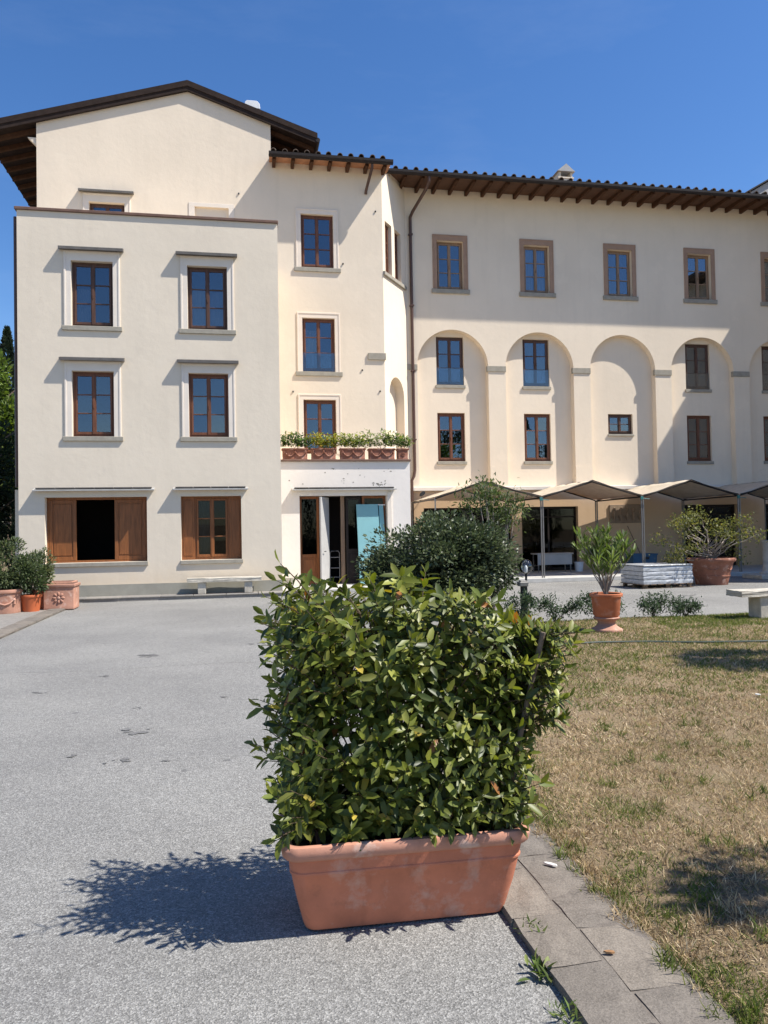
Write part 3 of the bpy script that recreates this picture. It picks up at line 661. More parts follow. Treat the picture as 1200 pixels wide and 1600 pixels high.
roof_slab('hut_roof', [(19.9,26.85,14.74),(22.6,26.85,16.29),(22.6,31.1,16.29),(19.9,31.1,14.74)], .06, 'gutter_brown', rr)

# --- canted bay wall between stair block and wing
c0, c1 = Vector((4.46, YM, 0)), Vector((5.53, YR, 0)); cl = (c1-c0).length; ct = (c1-c0).normalized(); cn = Vector((ct.y, -ct.x, 0)); crz = math.atan2(ct.y, ct.x)
def cant(bm): bm.v = [tuple(c0+ct*x-cn*y+Vector((0,0,z))) for x, y, z in bm.v]; return bm
wl = .52; ccs = (.36+.10, 1.22)
ch_ = [(c-wl/2, c+wl/2, 9.74, 11.4, .16) for c in ccs]
NX0, NX1, NZ0, NZS = .35, 1.55, 3.7, 5.95
b = MB().panel(0, cl, 6.62, 13.3, 0, ch_).panel(0, NX0, 0, 6.62, 0).panel(NX1, cl, 0, 6.62, 0).panel(NX0, NX1, 0, NZ0, 0)
nr = (NX1-NX0)/2; ncx = (NX0+NX1)/2; prev = None; ND = .30
arc = [(ncx-nr*math.cos(math.pi*i/16), NZS+nr*math.sin(math.pi*i/16)) for i in range(17)]
for (xa, z_a), (xb, z_b) in zip(arc, arc[1:]):
    b.quad((xa,0,z_a),(xb,0,z_b),(xb,0,6.62),(xa,0,6.62)); b.quad((xa,0,z_a),(xb,0,z_b),(xb,ND,z_b),(xa,ND,z_a))
b.quad((NX0,0,NZ0),(NX0,ND,NZ0),(NX0,ND,NZS),(NX0,0,NZS)); b.quad((NX1,0,NZ0),(NX1,ND,NZ0),(NX1,ND,NZS),(NX1,0,NZS)); b.quad((NX0,0,NZ0),(NX1,0,NZ0),(NX1,ND,NZ0),(NX0,ND,NZ0))
b.quad((NX0-.1,ND,NZ0-.1),(NX1+.1,ND,NZ0-.1),(NX1+.1,ND,6.6),(NX0-.1,ND,6.6))
lab(cant(b).build('wall', 'plaster_cream', villa), 'canted bright wall with arched niche between stair block and wing')
for c in ccs:
    p = c0+ct*c
    window(0, 9.74, 0, wl, 1.66, 3, 'window_wood', .12, None, None, rz=crz, xy=(p.x, p.y), label='narrow window of the canted bay')
cant(MB().box(0.0,cl-.08,-.07,.02,9.62,9.739)).build('sill', 'stone_sill', villa, bevel=.008)

# --- arcaded wing
XR0, XR1 = 5.53, 20.9; P0, PS, AR, ZS = 7.11, 3.105, 1.24, 7.13
cxs = [P0+PS*i for i in range(5)]
rh = [(c-.03-.465, c-.03+.465, 9.74, 11.4, .2) for c in cxs]
gh_ = [(6.0,9.08,.125,2.33,.25),(9.44,11.5,.125,2.33,.25),(15.45,17.66,.125,2.33,.25),(18.77,20.6,.125,2.33,.25)]
b = MB().panel(XR0, XR1, 8.45, 13.35, YR, rh)
RD = .26; edges = [XR0]+[e for c in cxs for e in (c-AR, c+AR)]+[XR1]
for i in range(0, len(edges), 2):
    if edges[i+1] > edges[i]: b.quad((edges[i],YR,3.04),(edges[i+1],YR,3.04),(edges[i+1],YR,8.45),(edges[i],YR,8.45))
for c in cxs:
    arc = [(c-AR*math.cos(math.pi*i/32), ZS+AR*math.sin(math.pi*i/32)) for i in range(33)]
    for (xa, z_a), (xb, z_b) in zip(arc, arc[1:]):
        b.quad((xa,YR,z_a),(xb,YR,z_b),(xb,YR,8.45),(xa,YR,8.45)); b.quad((xa,YR,z_a),(xb,YR,z_b),(xb,YR+RD,z_b),(xa,YR+RD,z_a))
    for x in (c-AR, c+AR): b.quad((x,YR,3.04),(x,YR+RD,3.04),(x,YR+RD,ZS),(x,YR,ZS))
wh = [(c-.03-.485, c-.03+.485, z, z+1.66, .16) for i, c in enumerate(cxs) for z in (6.53, 3.92) if i != 2]+[(13.32-.47-.01, 13.32+.47-.01, 4.88, 5.60, .16)]
b.panel(XR0, XR1, 3.0, 8.44, YR+RD, wh); b.quad((XR1,YR,0),(XR1,33,0),(XR1,33,13.35),(XR1,YR,13.35))
lab(b.build('wall', 'plaster_cream', villa), 'upper wall of the wing with a row of tall blind arches')
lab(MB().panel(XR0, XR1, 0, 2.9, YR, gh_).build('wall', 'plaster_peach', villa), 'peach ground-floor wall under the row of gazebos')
MB().box(XR0,XR1,YR-.10,YR+RD-.002,2.90,3.04).build('cornice', 'trim_white', villa, bevel=.015)
for i in range(len(cxs)-1):
    xa, xb = cxs[i]+AR, cxs[i+1]-AR
    MB().box(xa-.045,xb+.005,YR-.03,YR+.10,6.97,7.16).build('impost', 'stone_sill', villa, bevel=.005)
    MB().box(xa+.001,xb-.001,YR-.015,YR-.0005,3.042,3.72).build('pier_base', 'plaster_cream', villa)
MB().box(5.5,5.87,YR-.03,YR+.10,6.97,7.16).build('impost', 'stone_sill', villa, bevel=.005)
for i, c in enumerate(cxs):
    window(c-.03, 9.74, YR, .93, 1.66, 3, 'window_wood_pale', .15, (.15, .20, .02, 'stone_tan'), (.20, .15, .06), curtain=(.08,.92,.97) if i == 1 else None)
    if i == 2:
        window(13.31, 4.88, YR+RD, .94, .72, 2, 'window_wood_dark', .10, None, (.03, .07, .05)); continue
    window(c-.03, 6.53, YR+RD, .97, 1.66, 3, 'window_wood_dark', .09, None, (.04, .11, .05), guard=True)
    window(c-.03, 3.92, YR+RD, .97, 1.66, 3, 'window_wood', .09, None, (.04, .11, .05))
# ground-floor glazing of the wing
for x0, x1, z0, z1, _ in gh_:
    n = 3 if x1-x0 > 2.5 else 2; b = MB(); y = YR+.17
    for i in range(n+1): xx = x0+(x1-x0-.06)*i/n; b.box(xx,xx+.06,y,y+.06,z0,z1)
    for i in range(n): xa = x0+(x1-x0-.06)*i/n+.06; xb = x0+(x1-x0-.06)*(i+1)/n; b.box(xa,xb,y,y+.06,z1-.08,z1); b.box(xa,xb,y,y+.06,z0,z0+.10); b.box(xa,xb,y+.005,y+.055,1.95,2.0)
    d = b.build('glazed_door', 'gutter_brown', villa)
    for i in range(n): xa = x0+(x1-x0-.06)*i/n+.06; xb = x0+(x1-x0-.06)*(i+1)/n; MB().box(xa-.002,xb+.002,y+.025,y+.031,z0+.1,z1-.08).build('pane', 'glass_dark', d)
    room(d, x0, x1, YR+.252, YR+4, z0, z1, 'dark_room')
# --- porch with the balcony ledge
PX0, PX1, PZ = 1.035, 4.86, 3.62
dh = [(1.63, 4.16, .09, 2.64, .34)]
b = MB().panel(PX0, PX1, 0, PZ, YP, dh); b.quad((PX1,YP,0),(PX1,YR,0),(PX1,YR,PZ),(PX1,YP,PZ)); b.quad((PX0,YP,PZ-.02),(PX1,YP,PZ-.02),(PX1,YM,PZ-.02),(PX0,YM,PZ-.02))
lab(b.build('wall', 'plaster_white', villa), 'white porch wall with flaking paint below the flower boxes')
MB().box(PX0,PX1+.02,YP-.07,YP+.42,PZ,PZ+.06).build('balcony_ledge', 'coping_brown', villa, bevel=.01)
gcanopy(1.42, 4.42, 2.79, YP, .19)
MB().box(PX0,1.42,YP-.02,YP-.0005,.085,.32).build('plinth', 'plinth_grey', villa)
b = MB(); b.box(4.16,4.30,YP-.05,YP-.0005,.09,2.74); lab(b.build('door_surround', 'trim_white', villa, bevel=.01), 'raised plaster jamb on the right of the porch door')
chips = MB()
for i in range(42):
    x, z = (random.gauss(3.95,.14), random.gauss(2.96,.035)) if i < 22 else (random.uniform(1.3,4.5), random.uniform(2.95,3.45))
    r = random.uniform(.008,.028); n = random.randint(5,7); chips.quad(*[(x+r*random.uniform(.5,1.6)*math.cos(6.283*j/n), YP-.003, z+r*random.uniform(.4,1)*math.sin(6.283*j/n)) for j in range(n)])
chips.build('flaked_paint', 'stone_sill', villa)
# doors
yd = YP+.22
def door_leaf(x0, x1, z0, z1, wm, glass_from, loc_y=None, rail=.07, name='door'):
    b = MB(); y = yd if loc_y is None else loc_y
    b.box(x0,x0+rail,y,y+.05,z0,z1); b.box(x1-rail,x1,y,y+.05,z0,z1); b.box(x0+rail,x1-rail,y,y+.05,z1-rail,z1); b.box(x0+rail,x1-rail,y,y+.05,z0,z0+.12); b.box(x0+rail,x1-rail,y,y+.05,glass_from-.05,glass_from+.05)
    d = b.build(name, wm, villa, bevel=.005)
    MB().box(x0+rail-.002,x1-rail+.002,y+.02,y+.027,glass_from+.05,z1-rail).build('pane', 'glass_dark', d)
    MB().box(x0+rail+.001,x1-rail-.001,y+.012,y+.04,z0+.121,glass_from-.051).box(x0+rail+.05,x1-rail-.05,y+.0,y+.0115,z0+.17,glass_from-.10).build('lower_panel', wm, d, bevel=.005)
    return d
lab(door_leaf(1.632, 2.20, .092, 2.63, 'shutter_wood', .92), 'closed wooden door leaf with tall pane on the left of the porch')
lab(door_leaf(2.98, 3.42, .092, 2.60, 'gutter_brown', 1.05), 'dark glazed inner door leaf in the porch')
lab(door_leaf(3.46, 4.158, .092, 2.63, 'shutter_wood', .92), 'wooden door leaf behind the teal board')
od = MB().box(0,.62,0,.05,.095,2.60).mesh('door', 'grey_paint', bevel=.006)
o0 = worg(villa); d = link('door', od, villa, (2.215-o0[0], YP-.20-o0[1], 0), (0, 0, math.radians(62))); lab(d, 'open grey door leaf standing edge-on in the porch')
link('handle', MB().tube([(.08,-.06,1.05),(.2,-.06,1.05)], .012, 6).mesh('handle', 'black_metal'), d)
MB().box(2.84,2.95,YP+.3,YP+.42,.092,2.63).build('door_post', 'window_wood_pale', villa)
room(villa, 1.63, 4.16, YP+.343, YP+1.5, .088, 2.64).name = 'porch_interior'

# --- off-frame wing on the right whose eave shades the arcade
sw = thing('side_wing', 'cream side wing beyond the right edge, its eave shading the arcade', 'building', (25, 20, 0))
b = MB().box(21.45, 30, 15.7, 24.99, 0, 13.1); b.build('wall', 'plaster_cream', sw)
roof_slab('roof', [(20.62,15.4,13.05),(26,15.4,14.4),(26,25.9,14.4),(20.62,25.9,13.05)], .16, 'roof_tile', sw)
roof_slab('roof', [(26.001,15.4,14.4),(31,15.4,13.05),(31,25.9,13.05),(26.001,25.9,14.4)], .16, 'roof_tile', sw)

# ------------------------------------------------------------------ gazebos in front of the arcade
GV = (5.50, 8.80, 12.05, 15.33, 18.6); GY0, GY1 = 21.62, 24.72
glabels = ('beige peaked gazebo canopy nearest the downpipe, behind the round dark bush', 'beige peaked gazebo canopy second from the left, above the oleander', 'beige peaked gazebo canopy third from the left, above the large potted shrub', 'beige gazebo canopy cut by the right edge of the photo')
for i in range(4):
    xa, xb = GV[i]+.03, GV[i+1]-.03; xm = (xa+xb)/2-(.16 if i == 0 else 0); zv, zp = 2.56, 3.02
    g = thing('gazebo', glabels[i], 'gazebo', ((xa+xb)/2, (GY0+GY1)/2, .125), 0, 'row of beige gazebos')
    n, q = 8, 10; b = MB()
    for side, (xs, xe) in enumerate(((xa, xm), (xm, xb))):
        base = len(b.v)
        for j in range(q+1):
            for t in range(n+1):
                u = t/n; v_ = j/q; x = xs+(xe-xs)*u; h = u if side == 0 else 1-u
                b.v.append((x, GY0-.03+(GY1-GY0+.03)*v_, zv+(zp-zv)*h-.05*math.sin(math.pi*u)*math.sin(math.pi*v_)+.012*math.sin(v_*23+u*9+i)-.02*v_))
        for j in range(q):
            for t in range(n): a = base+j*(n+1)+t; b.f.append((a, a+1, a+n+2, a+n+1))
    cv = b.build('canopy', 'tarp', g, smooth='all'); cv.modifiers.new('t', 'SOLIDIFY').thickness = .006
    fr_ = MB(); e = MB()
    for t in range(16):
        u0, u1 = t/16, (t+1)/16; x0, x1 = xa+(xb-xa)*u0, xa+(xb-xa)*u1
        hz = lambda x: zv+(zp-zv)*((x-xa)/(xm-xa) if x < xm else (xb-x)/(xb-xm))-.035*math.sin(math.pi*(((x-xa)/(xm-xa)) if x < xm else ((x-xm)/(xb-xm))))
        dr = .02+.006*math.sin(t*2.1+i); e.quad((x0,GY0-.034,hz(x0)+.01),(x1,GY0-.034,hz(x1)+.01),(x1,GY0-.04,hz(x1)-dr),(x0,GY0-.04,hz(x0)-.02-.006*math.sin((t-1)*2.1+i)))
    va = e.build('valance', 'gutter_brown', g); va.modifiers.new('t', 'SOLIDIFY').thickness = .004
    for y in (GY0, GY1):
        MB().tube([(xa,y,zv-.05),(xm,y,zp-.05),(xb,y,zv-.05)], .022, 6).build('rafter_bar', 'gutter_brown', g)
        for x in (xa, xb): MB().box(x-.018,x+.018,y-.018,y+.018,.125,zv-.03).build('pole', 'steel_grey', g, bevel=.004)
    for x in (xa, xb): MB().tube([(x,GY0,zv-.055),(x,GY1,zv-.075)], .022, 6).build('side_bar', 'gutter_brown', g)
    MB().tube([(xm,GY0,zp-.05),(xm,GY1,zp-.07)], .014, 6).build('ridge_bar', 'steel_grey', g)
    MB().box(xb-.05,xb+.03,GY0-.07,GY0-.024,zv-.14,zv-.04).tube([(xb-.04,GY0-.05,zv-.10),(xb+.22,GY0-.09,zv-.13)], .012, 6).build('clamp', 'clamp_teal', g)

# ------------------------------------------------------------------ relief, lamp, things under the arcade
rl = thing('relief_panel', 'carved stone relief panel hung on the shaded arcade wall', 'relief', (13.3, YR, 1.7))
MB().box(12.66,13.95,YR-.05,YR-.001,1.72,2.37).build('panel', 'relief_stone', rl, bevel=.01)
b = MB()
for i in range(5):
    x = 12.82+i*.245; h = random.uniform(-.02,.03)
    b.lathe([(.035,0),(.06,.12),(.05,.26),(.03,.33)], (x, YR-.06, 1.78+h), 8); b.lathe([(.02,.33),(.05,.37),(.05,.42),(.02,.46)], (x+.01, YR-.06, 1.78+h), 8)
    b.tube([(x-.02,YR-.075,2.03),(x-.09,YR-.09,1.93),(x-.03,YR-.10,1.86)], .022, 6)
b.build('carved_figures', 'relief_stone', rl, smooth=True)
wl_ = thing('wall_lamp', 'small floodlight on a bracket beside the brown downpipe', 'lamp', (5.85, 24.9, 2.6))
MB().tube([(5.86,24.99,2.55),(5.86,24.80,2.6),(5.88,24.72,2.72)], .014, 6).build('bracket', 'steel_grey', wl_)
MB().loops([[(5.88+.1*math.cos(t)*r, 24.68+.02*k_, 2.80+.08*math.sin(t)*r+.05*math.cos(t)*r) for t in [6.283*j/12 for j in range(12)]] for k_, r in ((-3,.9),(0,1),(3,.7))]).build('lamp_head', 'black_metal', wl_, smooth=True)
tb = thing('folding_table', 'pale folding table in the shade behind the gazebo pole', 'table', (10.1, 24.3, .125))
MB().box(9.55,10.85,24.0,24.55,.72,.76).build('tabletop', 'grey_paint', tb, bevel=.006); MB().box(9.60,10.80,24.03,24.05,.38,.719).build('modesty_panel', 'grey_paint', tb)
for x in (9.62,10.75):
    for y in (24.06,24.5): MB().box(x,x+.03,y,y+.03,.125,.719).build('leg', 'steel_grey', tb)
bk = thing('bucket', 'white plastic bucket standing beside the folding table', 'bucket', (11.1, 24.2, .125))
MB().lathe([(.12,.125),(.15,.42),(.158,.42),(.158,.44),(.14,.44),(.115,.15)], (11.12,24.2,0), 18, True, True).build('body', 'white_metal', bk, smooth=True)
MB().tube([(10.97,24.2,.43),(10.99,24.13,.50),(11.12,24.1,.53),(11.25,24.13,.50),(11.27,24.2,.43)], .006, 5).build('handle', 'steel_grey', bk)
bc = thing('storage_crate', 'blue plastic crate behind the wrapped slab stack', 'crate', (13.4, 24.2, .125))
MB().rrect([(.42,.25,.04,0),(.45,.28,.05,.5),(.47,.30,.05,.5),(.47,.30,.05,.54),(.43,.26,.04,.54),(.40,.23,.04,.06)]).build('body', 'blue_plastic', bc, org=(0,0,0))
MB().box(-.12,.12,-.31,-.285,.36,.44).build('handle', 'black_metal', bc, org=(0,0,0))
br = thing('broom', 'broom leaning against the peach arcade wall', 'broom', (13.6, 24.7, .125))
MB().tube([(13.75,24.6,.30),(13.30,24.93,1.62)], .013, 6).build('handle', 'pipe_brown', br); MB().box(13.62,13.90,24.5,24.62,.125,.31).build('brush', 'pallet_wood', br)
td = thing('teal_board', 'tall teal board leaning in the porch doorway', 'board', (3.7, 21.85, .085), math.radians(0))
b = MB().add([(3.30,21.70,.09),(3.98,21.70,.09),(3.90,21.98,2.385),(3.27,21.98,2.385),(3.30,21.74,.09),(3.98,21.74,.09),(3.90,22.02,2.385),(3.27,22.02,2.385)],[(0,3,2,1),(4,5,6,7),(0,1,5,4),(1,2,6,5),(2,3,7,6),(3,0,4,7)]); b.build('panel', 'teal_paint', td, bevel=.004)
b = MB().add([(4.00,21.76,.09),(4.14,21.78,.09),(4.06,22.0,2.36),(3.93,22.0,2.36),(4.00,21.80,.09),(4.14,21.82,.09),(4.06,22.04,2.36),(3.93,22.04,2.36)],[(0,3,2,1),(4,5,6,7),(0,1,5,4),(1,2,6,5),(2,3,7,6),(3,0,4,7)]); b.build('edge_strip', 'teal_paint', td)
MB().tube([(3.88,22.0,2.37),(4.12,22.0,2.36)], .015, 6).build('top_rod', 'white_metal', td)
ht = thing('hand_truck', 'grey tubular hand truck inside the dark porch doorway', 'hand truck', (2.65, 22.3, .09))
for z in (.28,.55,.86): MB().tube([(2.52,22.3,z),(2.80,22.3,z)], .012, 6).build('crossbar', 'steel_grey', ht)
MB().tube([(2.52,22.3,.12),(2.52,22.3,.98),(2.56,22.3,1.04),(2.76,22.3,1.04),(2.80,22.3,.98),(2.80,22.3,.12)], .014, 6).build('frame', 'steel_grey', ht)
MB().box(2.50,2.82,22.06,22.3,.10,.115).build('toe_plate', 'steel_grey', ht)
for x in (2.48,2.84): MB().tube([(x-.02,22.36,.18),(x+.02,22.36,.18)], .09, 12).build('wheel', 'black_metal', ht)

# ------------------------------------------------------------------ vegetation builders
def shrub_leaves(center, radii, n, Lr, tmpl, pal, w, mat, parent, clumps=14, shell=.55, up=.35, seed=None, name='foliage', zmin=None, clump_r=.38, out=1.0, inner=.45):
    c = np.array(center, float); r = np.array(radii, float)
    cd_ = ball(clumps)*rng.uniform(inner, .98, (clumps, 1)); cr = rng.uniform(.75, 1.25, clumps)*clump_r
    which = rng.integers(0, clumps, n); d = ball(n); rad = rng.uniform(shell**3, 1, n)**(1/3)
    Pn = cd_[which]+d*rad[:,None]*cr[which][:,None]
    P = c+Pn*r
    if zmin is not None: P[:,2] = np.maximum(P[:,2], zmin+rng.uniform(0, .08, n))
    dirs = unit(d*out+unit(Pn)*.6+rng.normal(0, .45, (n, 3))+np.array([0,0,up]))
    nrm = unit(rng.normal(0, .6, (n, 3))+np.array([0,0,1.0])+d*.5)
    shade = (.85+.3*rng.random(n))
    cols = palette(n, pal, w)*shade[:,None]
    return cloud(name, tmpl, P, frames(dirs, nrm), rng.uniform(*Lr, n), cols, mat, parent, loc=worg(parent))
def stems(parent, base, tips, r0, mat='bark', name='stems', wob=.05, n=5):
    b = MB(); base = Vector(base)
    for t in tips:
        t = Vector(t); pts = []
        for i in range(n+1):
            u = i/n; p = base.lerp(t, u); p.z = base.z+(t.z-base.z)*(u**.8)
            pts.append(p+Vector((random.uniform(-wob,wob),random.uniform(-wob,wob),0))*(u*(1-u)*4+.1))
        b.tube(pts, [r0*(1-.75*i/n) for i in range(n+1)], 6)
    return b.build(name, mat, parent, smooth=True)
LT = leaf_template(.36, .22, .14); LQ = quad_template(.5); LN = quad_template(.16)

# round dark bush behind the laurel
db = thing('round_bush', 'large rounded dark-green clipped bush behind the laurel planter', 'bush', (3.75, 14.3, 0))
shrub_leaves((3.74,14.3,.98), (1.42,1.15,.93), 22000, (.06,.10), leaf_template(.55,.12,.12), [(.068,.090,.042),(.090,.115,.054),(.125,.145,.078),(.042,.060,.028)], [3,3,2,2], 'leaf_shiny', db, 130, .25, .2, zmin=.05, clump_r=.23, inner=.72)
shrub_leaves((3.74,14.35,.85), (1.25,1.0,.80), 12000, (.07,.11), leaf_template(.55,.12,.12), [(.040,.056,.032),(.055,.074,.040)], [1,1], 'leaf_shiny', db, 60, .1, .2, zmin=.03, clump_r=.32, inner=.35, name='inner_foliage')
stems(db, (3.7,14.3,0), [(3.7+1.1*math.cos(a),14.3+.8*math.sin(a),random.uniform(.9,1.6)) for a in [i*.7 for i in range(9)]], .035, 'bark')
sp = thing('sapling', 'slender light-green sapling rising above the round dark bush', 'sapling', (4.9, 14.6, 0))
tips = [(4.95+random.uniform(-.55,.6),14.6+random.uniform(-.4,.4),random.uniform(1.75,2.5)) for i in range(16)]
stems(sp, (4.9,14.6,0), tips, .02, 'bark_grey', wob=.06)
P = np.concatenate([np.array(t)+rng.normal(0, (.13,.13,.14), (90, 3)) for t in tips])
cloud('foliage', LT, P, frames(rng.normal(0,1,P.shape)+np.array([0,0,.2]), rng.normal(0,.5,P.shape)+np.array([0,0,1])), rng.uniform(.07,.11,len(P)), palette(len(P), [(.075,.105,.032),(.10,.13,.04),(.05,.075,.03)], [3,2,2]), 'leaf_soft', sp, loc=worg(sp))

# laurel in the big trough (foreground)
tr = thing('trough_planter', 'large rectangular terracotta trough planter in the foreground', 'planter', (.665, 3.345, 0), math.radians(-1.5), local=True)
b = MB().rrect([(.425,.165,.05,.012),(.432,.172,.05,.03),(.462,.212,.055,.16),(.482,.236,.06,.262),(.487,.241,.06,.266),(.487,.242,.06,.274),(.484,.239,.06,.278),(.493,.249,.06,.328)], 6)
b.build('body', 'terracotta', tr, smooth=True)
MB().rrect([(.494,.250,.06,.3285),(.507,.264,.062,.333),(.517,.274,.066,.345),(.522,.279,.068,.376),(.516,.273,.068,.390),(.500,.256,.06,.394),(.482,.238,.05,.386),(.470,.226,.05,.33)], 6).build('rim', 'terracotta_dusty', tr, smooth=True)
MB().rrect([(.473,.229,.05,.320),(.473,.229,.05,.336)], 6).build('soil', 'soil', tr)
for x in (-.30, 0, .30): MB().box(x-.07,x+.07,-.145,.145,0,.0115).build('foot', 'terracotta', tr, bevel=.004)
lb = thing('laurel_bush', 'dense leafy laurel bush filling the foreground trough', 'bush', (.70, 3.38, .33))
LAUREL = [(.155,.178,.030),(.105,.130,.024),(.24,.25,.055),(.052,.072,.017),(.46,.36,.07),(.34,.15,.05)]
def laurel():
    P, D, N, L = [], [], [], []; tw = MB()
    def top(x, y=0): return (1.47+.03*math.sin(x*11)+.03*math.sin(x*27+y*9)-.03*(x < .15)) if x < .95 else 1.47-1.0*(x-.95) if x < 1.12 else 1.10 if x < 1.29 else 1.23
    for s in range(760):
        face = random.random(); x = random.uniform(.10, 1.50); z = random.uniform(.40, 1.36)
        if face < .46: y = random.gauss(3.08, .05)
        elif face < .62: y = random.gauss(3.66, .06)
        elif face < .74: x = random.gauss(.14, .05); y = random.uniform(3.1, 3.65)
        elif face < .82: x = random.gauss(1.44, .05); y = random.uniform(3.1, 3.65)
        else: y = random.uniform(3.1, 3.65)
        tz = top(x, y)
        if face >= .90: z = tz-random.uniform(.02, .2); y = random.uniform(3.05, 3.7)
        z = min(z, tz-.03)
        lim = (.36 if z < .55 else .5 if z < .8 else .56)
        cx = .74 if z > .7 else .70
        hx = .58 if z < .55 else .66 if z < .8 else .71
        hx *= 1+.06*math.sin(z*9+1+y*3)+.05*math.sin(z*21+y*7)
        x = max(cx-hx, min(cx+hx-(.12 if z > .8 else .17), x))
        y = max(3.36-.30-.06*math.sin(x*6+z*4)*.5, min(3.75, y))
        jit = random.random(); tip = Vector((x, y, z))+(Vector(((x-.72)*.12, (y-3.36)*.25, .05))*random.uniform(.3, 1) if jit < .07 else Vector(((.72-x)*.14, (3.36-y)*.30, -.03)) if jit > .72 else Vector((0,0,0))); root = Vector((.70+(x-.70)*.62, 3.36+(y-3.36)*.25, max(.36, z-random.uniform(.10, .30)))); ow = Vector(((x-.72)*.9, (y-3.36)*2.2, .25)).normalized()
        ax = (tip-root); ln = ax.length; ax.normalize(); ax = (ax+ow*.5+Vector((0,0,.15))).normalized()
        pts = [root.lerp(tip, u)+Vector((0,0,.03*math.sin(3.1*u))) for u in (0,.35,.7,1)]
        tw.tube(pts, [.0045,.0035,.0025,.0015], 5)
        nl = random.randint(9, 16); ph = random.uniform(0, 6.28)
        for j in range(nl):
            u = .25+.75*j/(nl-1); p = root.lerp(tip, u)+Vector((0,0,.03*math.sin(3.1*u)))
            a = ph+j*2.4; s1 = ax.orthogonal().normalized(); s2 = ax.cross(s1)
            side = s1*math.cos(a)+s2*math.sin(a)
            dv = side*(1.0-.55*(u > .93))+ax*(.45+.9*(u > .93))+Vector((0,0,random.uniform(-.25,.15)))
            P.append(p); D.append(dv.normalized()); N.append((ax*.6+ow*.8-side*.25+Vector((random.gauss(0,.33),random.gauss(0,.33)-.1,random.gauss(.35,.3)))).normalized())
            L.append(random.uniform(.050,.095)*(.78 if u > .93 else 1))
    tw.build('twigs', 'twig', lb, smooth=True)['kind'] = 'stuff'
    return np.array(P), np.array(D), np.array(N), np.array(L)
P, D, N, L = laurel(); n = len(P)
Ccol = palette(n, LAUREL, [5,4,3,3,.22,.10], .16)
Fm = frames(D, N); TL = leaf_template(.40, .14, .16)
# the leaves that show largest are single pieces: the frontmost leaf of each small patch as the eye meets them
v3 = P-np.array([0,0,1.65]); dep = v3@np.array(cW); px = 600+1200*(v3@np.array(cR))/dep; py = 800-1200*(v3@np.array(cU))/dep
best = {}
for i in np.argsort(dep):
    key = (int(px[i]//24), int(py[i]//24))
    if key not in best: best[key] = i
pick = np.array(sorted(best.values(), key=lambda i: dep[i])[:300]); rest = np.ones(n, bool); rest[pick] = False
cloud('foliage', TL, P[rest], Fm[rest], L[rest], Ccol[rest], 'leaf_glossy', lb, loc=worg(lb))
lvar = []
for i in range(24):
    t = leaf_template(.32+.1*rng.random(), .1+.15*rng.random(), .05+.25*rng.random())
    o = cloud('leaf', t, np.zeros((1,3)), np.eye(3)[None], np.ones(1), palette(1, LAUREL, [5,4,3.4,2,.35,.15], .16), 'leaf_glossy', None, None); lvar.append(o.data); bpy.data.objects.remove(o)
ob = Vector(worg(lb))
for q, i in enumerate(pick):
    o = bpy.data.objects.new('leaf', lvar[q % 24]); COL.objects.link(o); o.parent = lb
    o.matrix_local = Matrix.Translation(Vector(P[i])-ob) @ Matrix(Fm[i].tolist()).to_4x4() @ Matrix.Scale(float(L[i])*1.05, 4)
b = MB().tube([(1.10,3.20,.38),(1.15,3.15,.72),(1.205,3.12,.98),(1.255,3.10,1.20)], [.013,.013,.012,.012], 8); lab(b.build('stake', 'bark', lb, smooth=True), 'grey wooden stake leaning through the laurel')
b = MB()
for i in range(16): a = random.uniform(.25,1.1), random.uniform(3.2,3.5); b.tube([(a[0],a[1],.32),(a[0]+random.uniform(-.05,.05),a[1],.6),(a[0]+random.uniform(-.12,.14),a[1]+random.uniform(-.1,.1),1.0)], [.011,.009,.006], 6)
b.build('stems', 'bark', lb, smooth=True)

# ------------------------------------------------------------------ oleander in its pedestal pot
op = thing('pedestal_pot', 'orange terracotta pot on a flared foot standing on the lawn', 'pot', (5.36, 10.75, .05))
zb0 = .05
MB().lathe([(.225,zb0),(.235,zb0+.03),(.225,zb0+.055),(.20,zb0+.065),(.15,zb0+.10),(.125,zb0+.14),(.135,zb0+.175),(.185,zb0+.20),(.195,zb0+.22),(.18,zb0+.235)], (5.36,10.75,0), 28).build('foot', 'terracotta_pale', op, smooth=True)
MB().lathe([(.17,zb0+.235),(.19,zb0+.26),(.215,zb0+.52),(.225,zb0+.535),(.24,zb0+.54),(.245,zb0+.575),(.235,zb0+.585),(.21,zb0+.58),(.205,zb0+.54)], (5.36,10.75,0), 28).build('body', 'terracotta_orange', op, smooth=True)
MB().lathe([(.206,zb0+.535),(.206,zb0+.545)], (5.36,10.75,0), 20).build('soil', 'soil', op)
ol = thing('oleander', 'upright oleander with narrow light-green leaves in the pedestal pot', 'shrub', (5.36, 10.75, .6))
tips = []
for i in range(22):
    a = i*2.4; r = (.12,.34,.48,.58)[i % 4]*random.uniform(.9,1.1); tips.append((5.30+r*math.cos(a), 10.75+r*math.sin(a)*.8, (1.5,1.42,1.28,1.10)[i % 4]+random.uniform(-.08,.08)))
st = stems(ol, (5.36,10.75,.58), tips, .011, 'bark_grey', wob=.03)
P, D = [], []
for t in tips:
    base = np.array((5.36,10.75,.6)); t = np.array(t)
    for j in range(40):
        u = random.uniform(.45,1.02); a = random.uniform(0,6.28); P.append(base+(t-base)*u+np.array([0,0,(u**.8-u)*(t[2]-.6)])+rng.normal(0,.012,3)); D.append((math.cos(a)*.75, math.sin(a)*.75, random.uniform(.6,1.5)))
P, D = np.array(P), np.array(D)
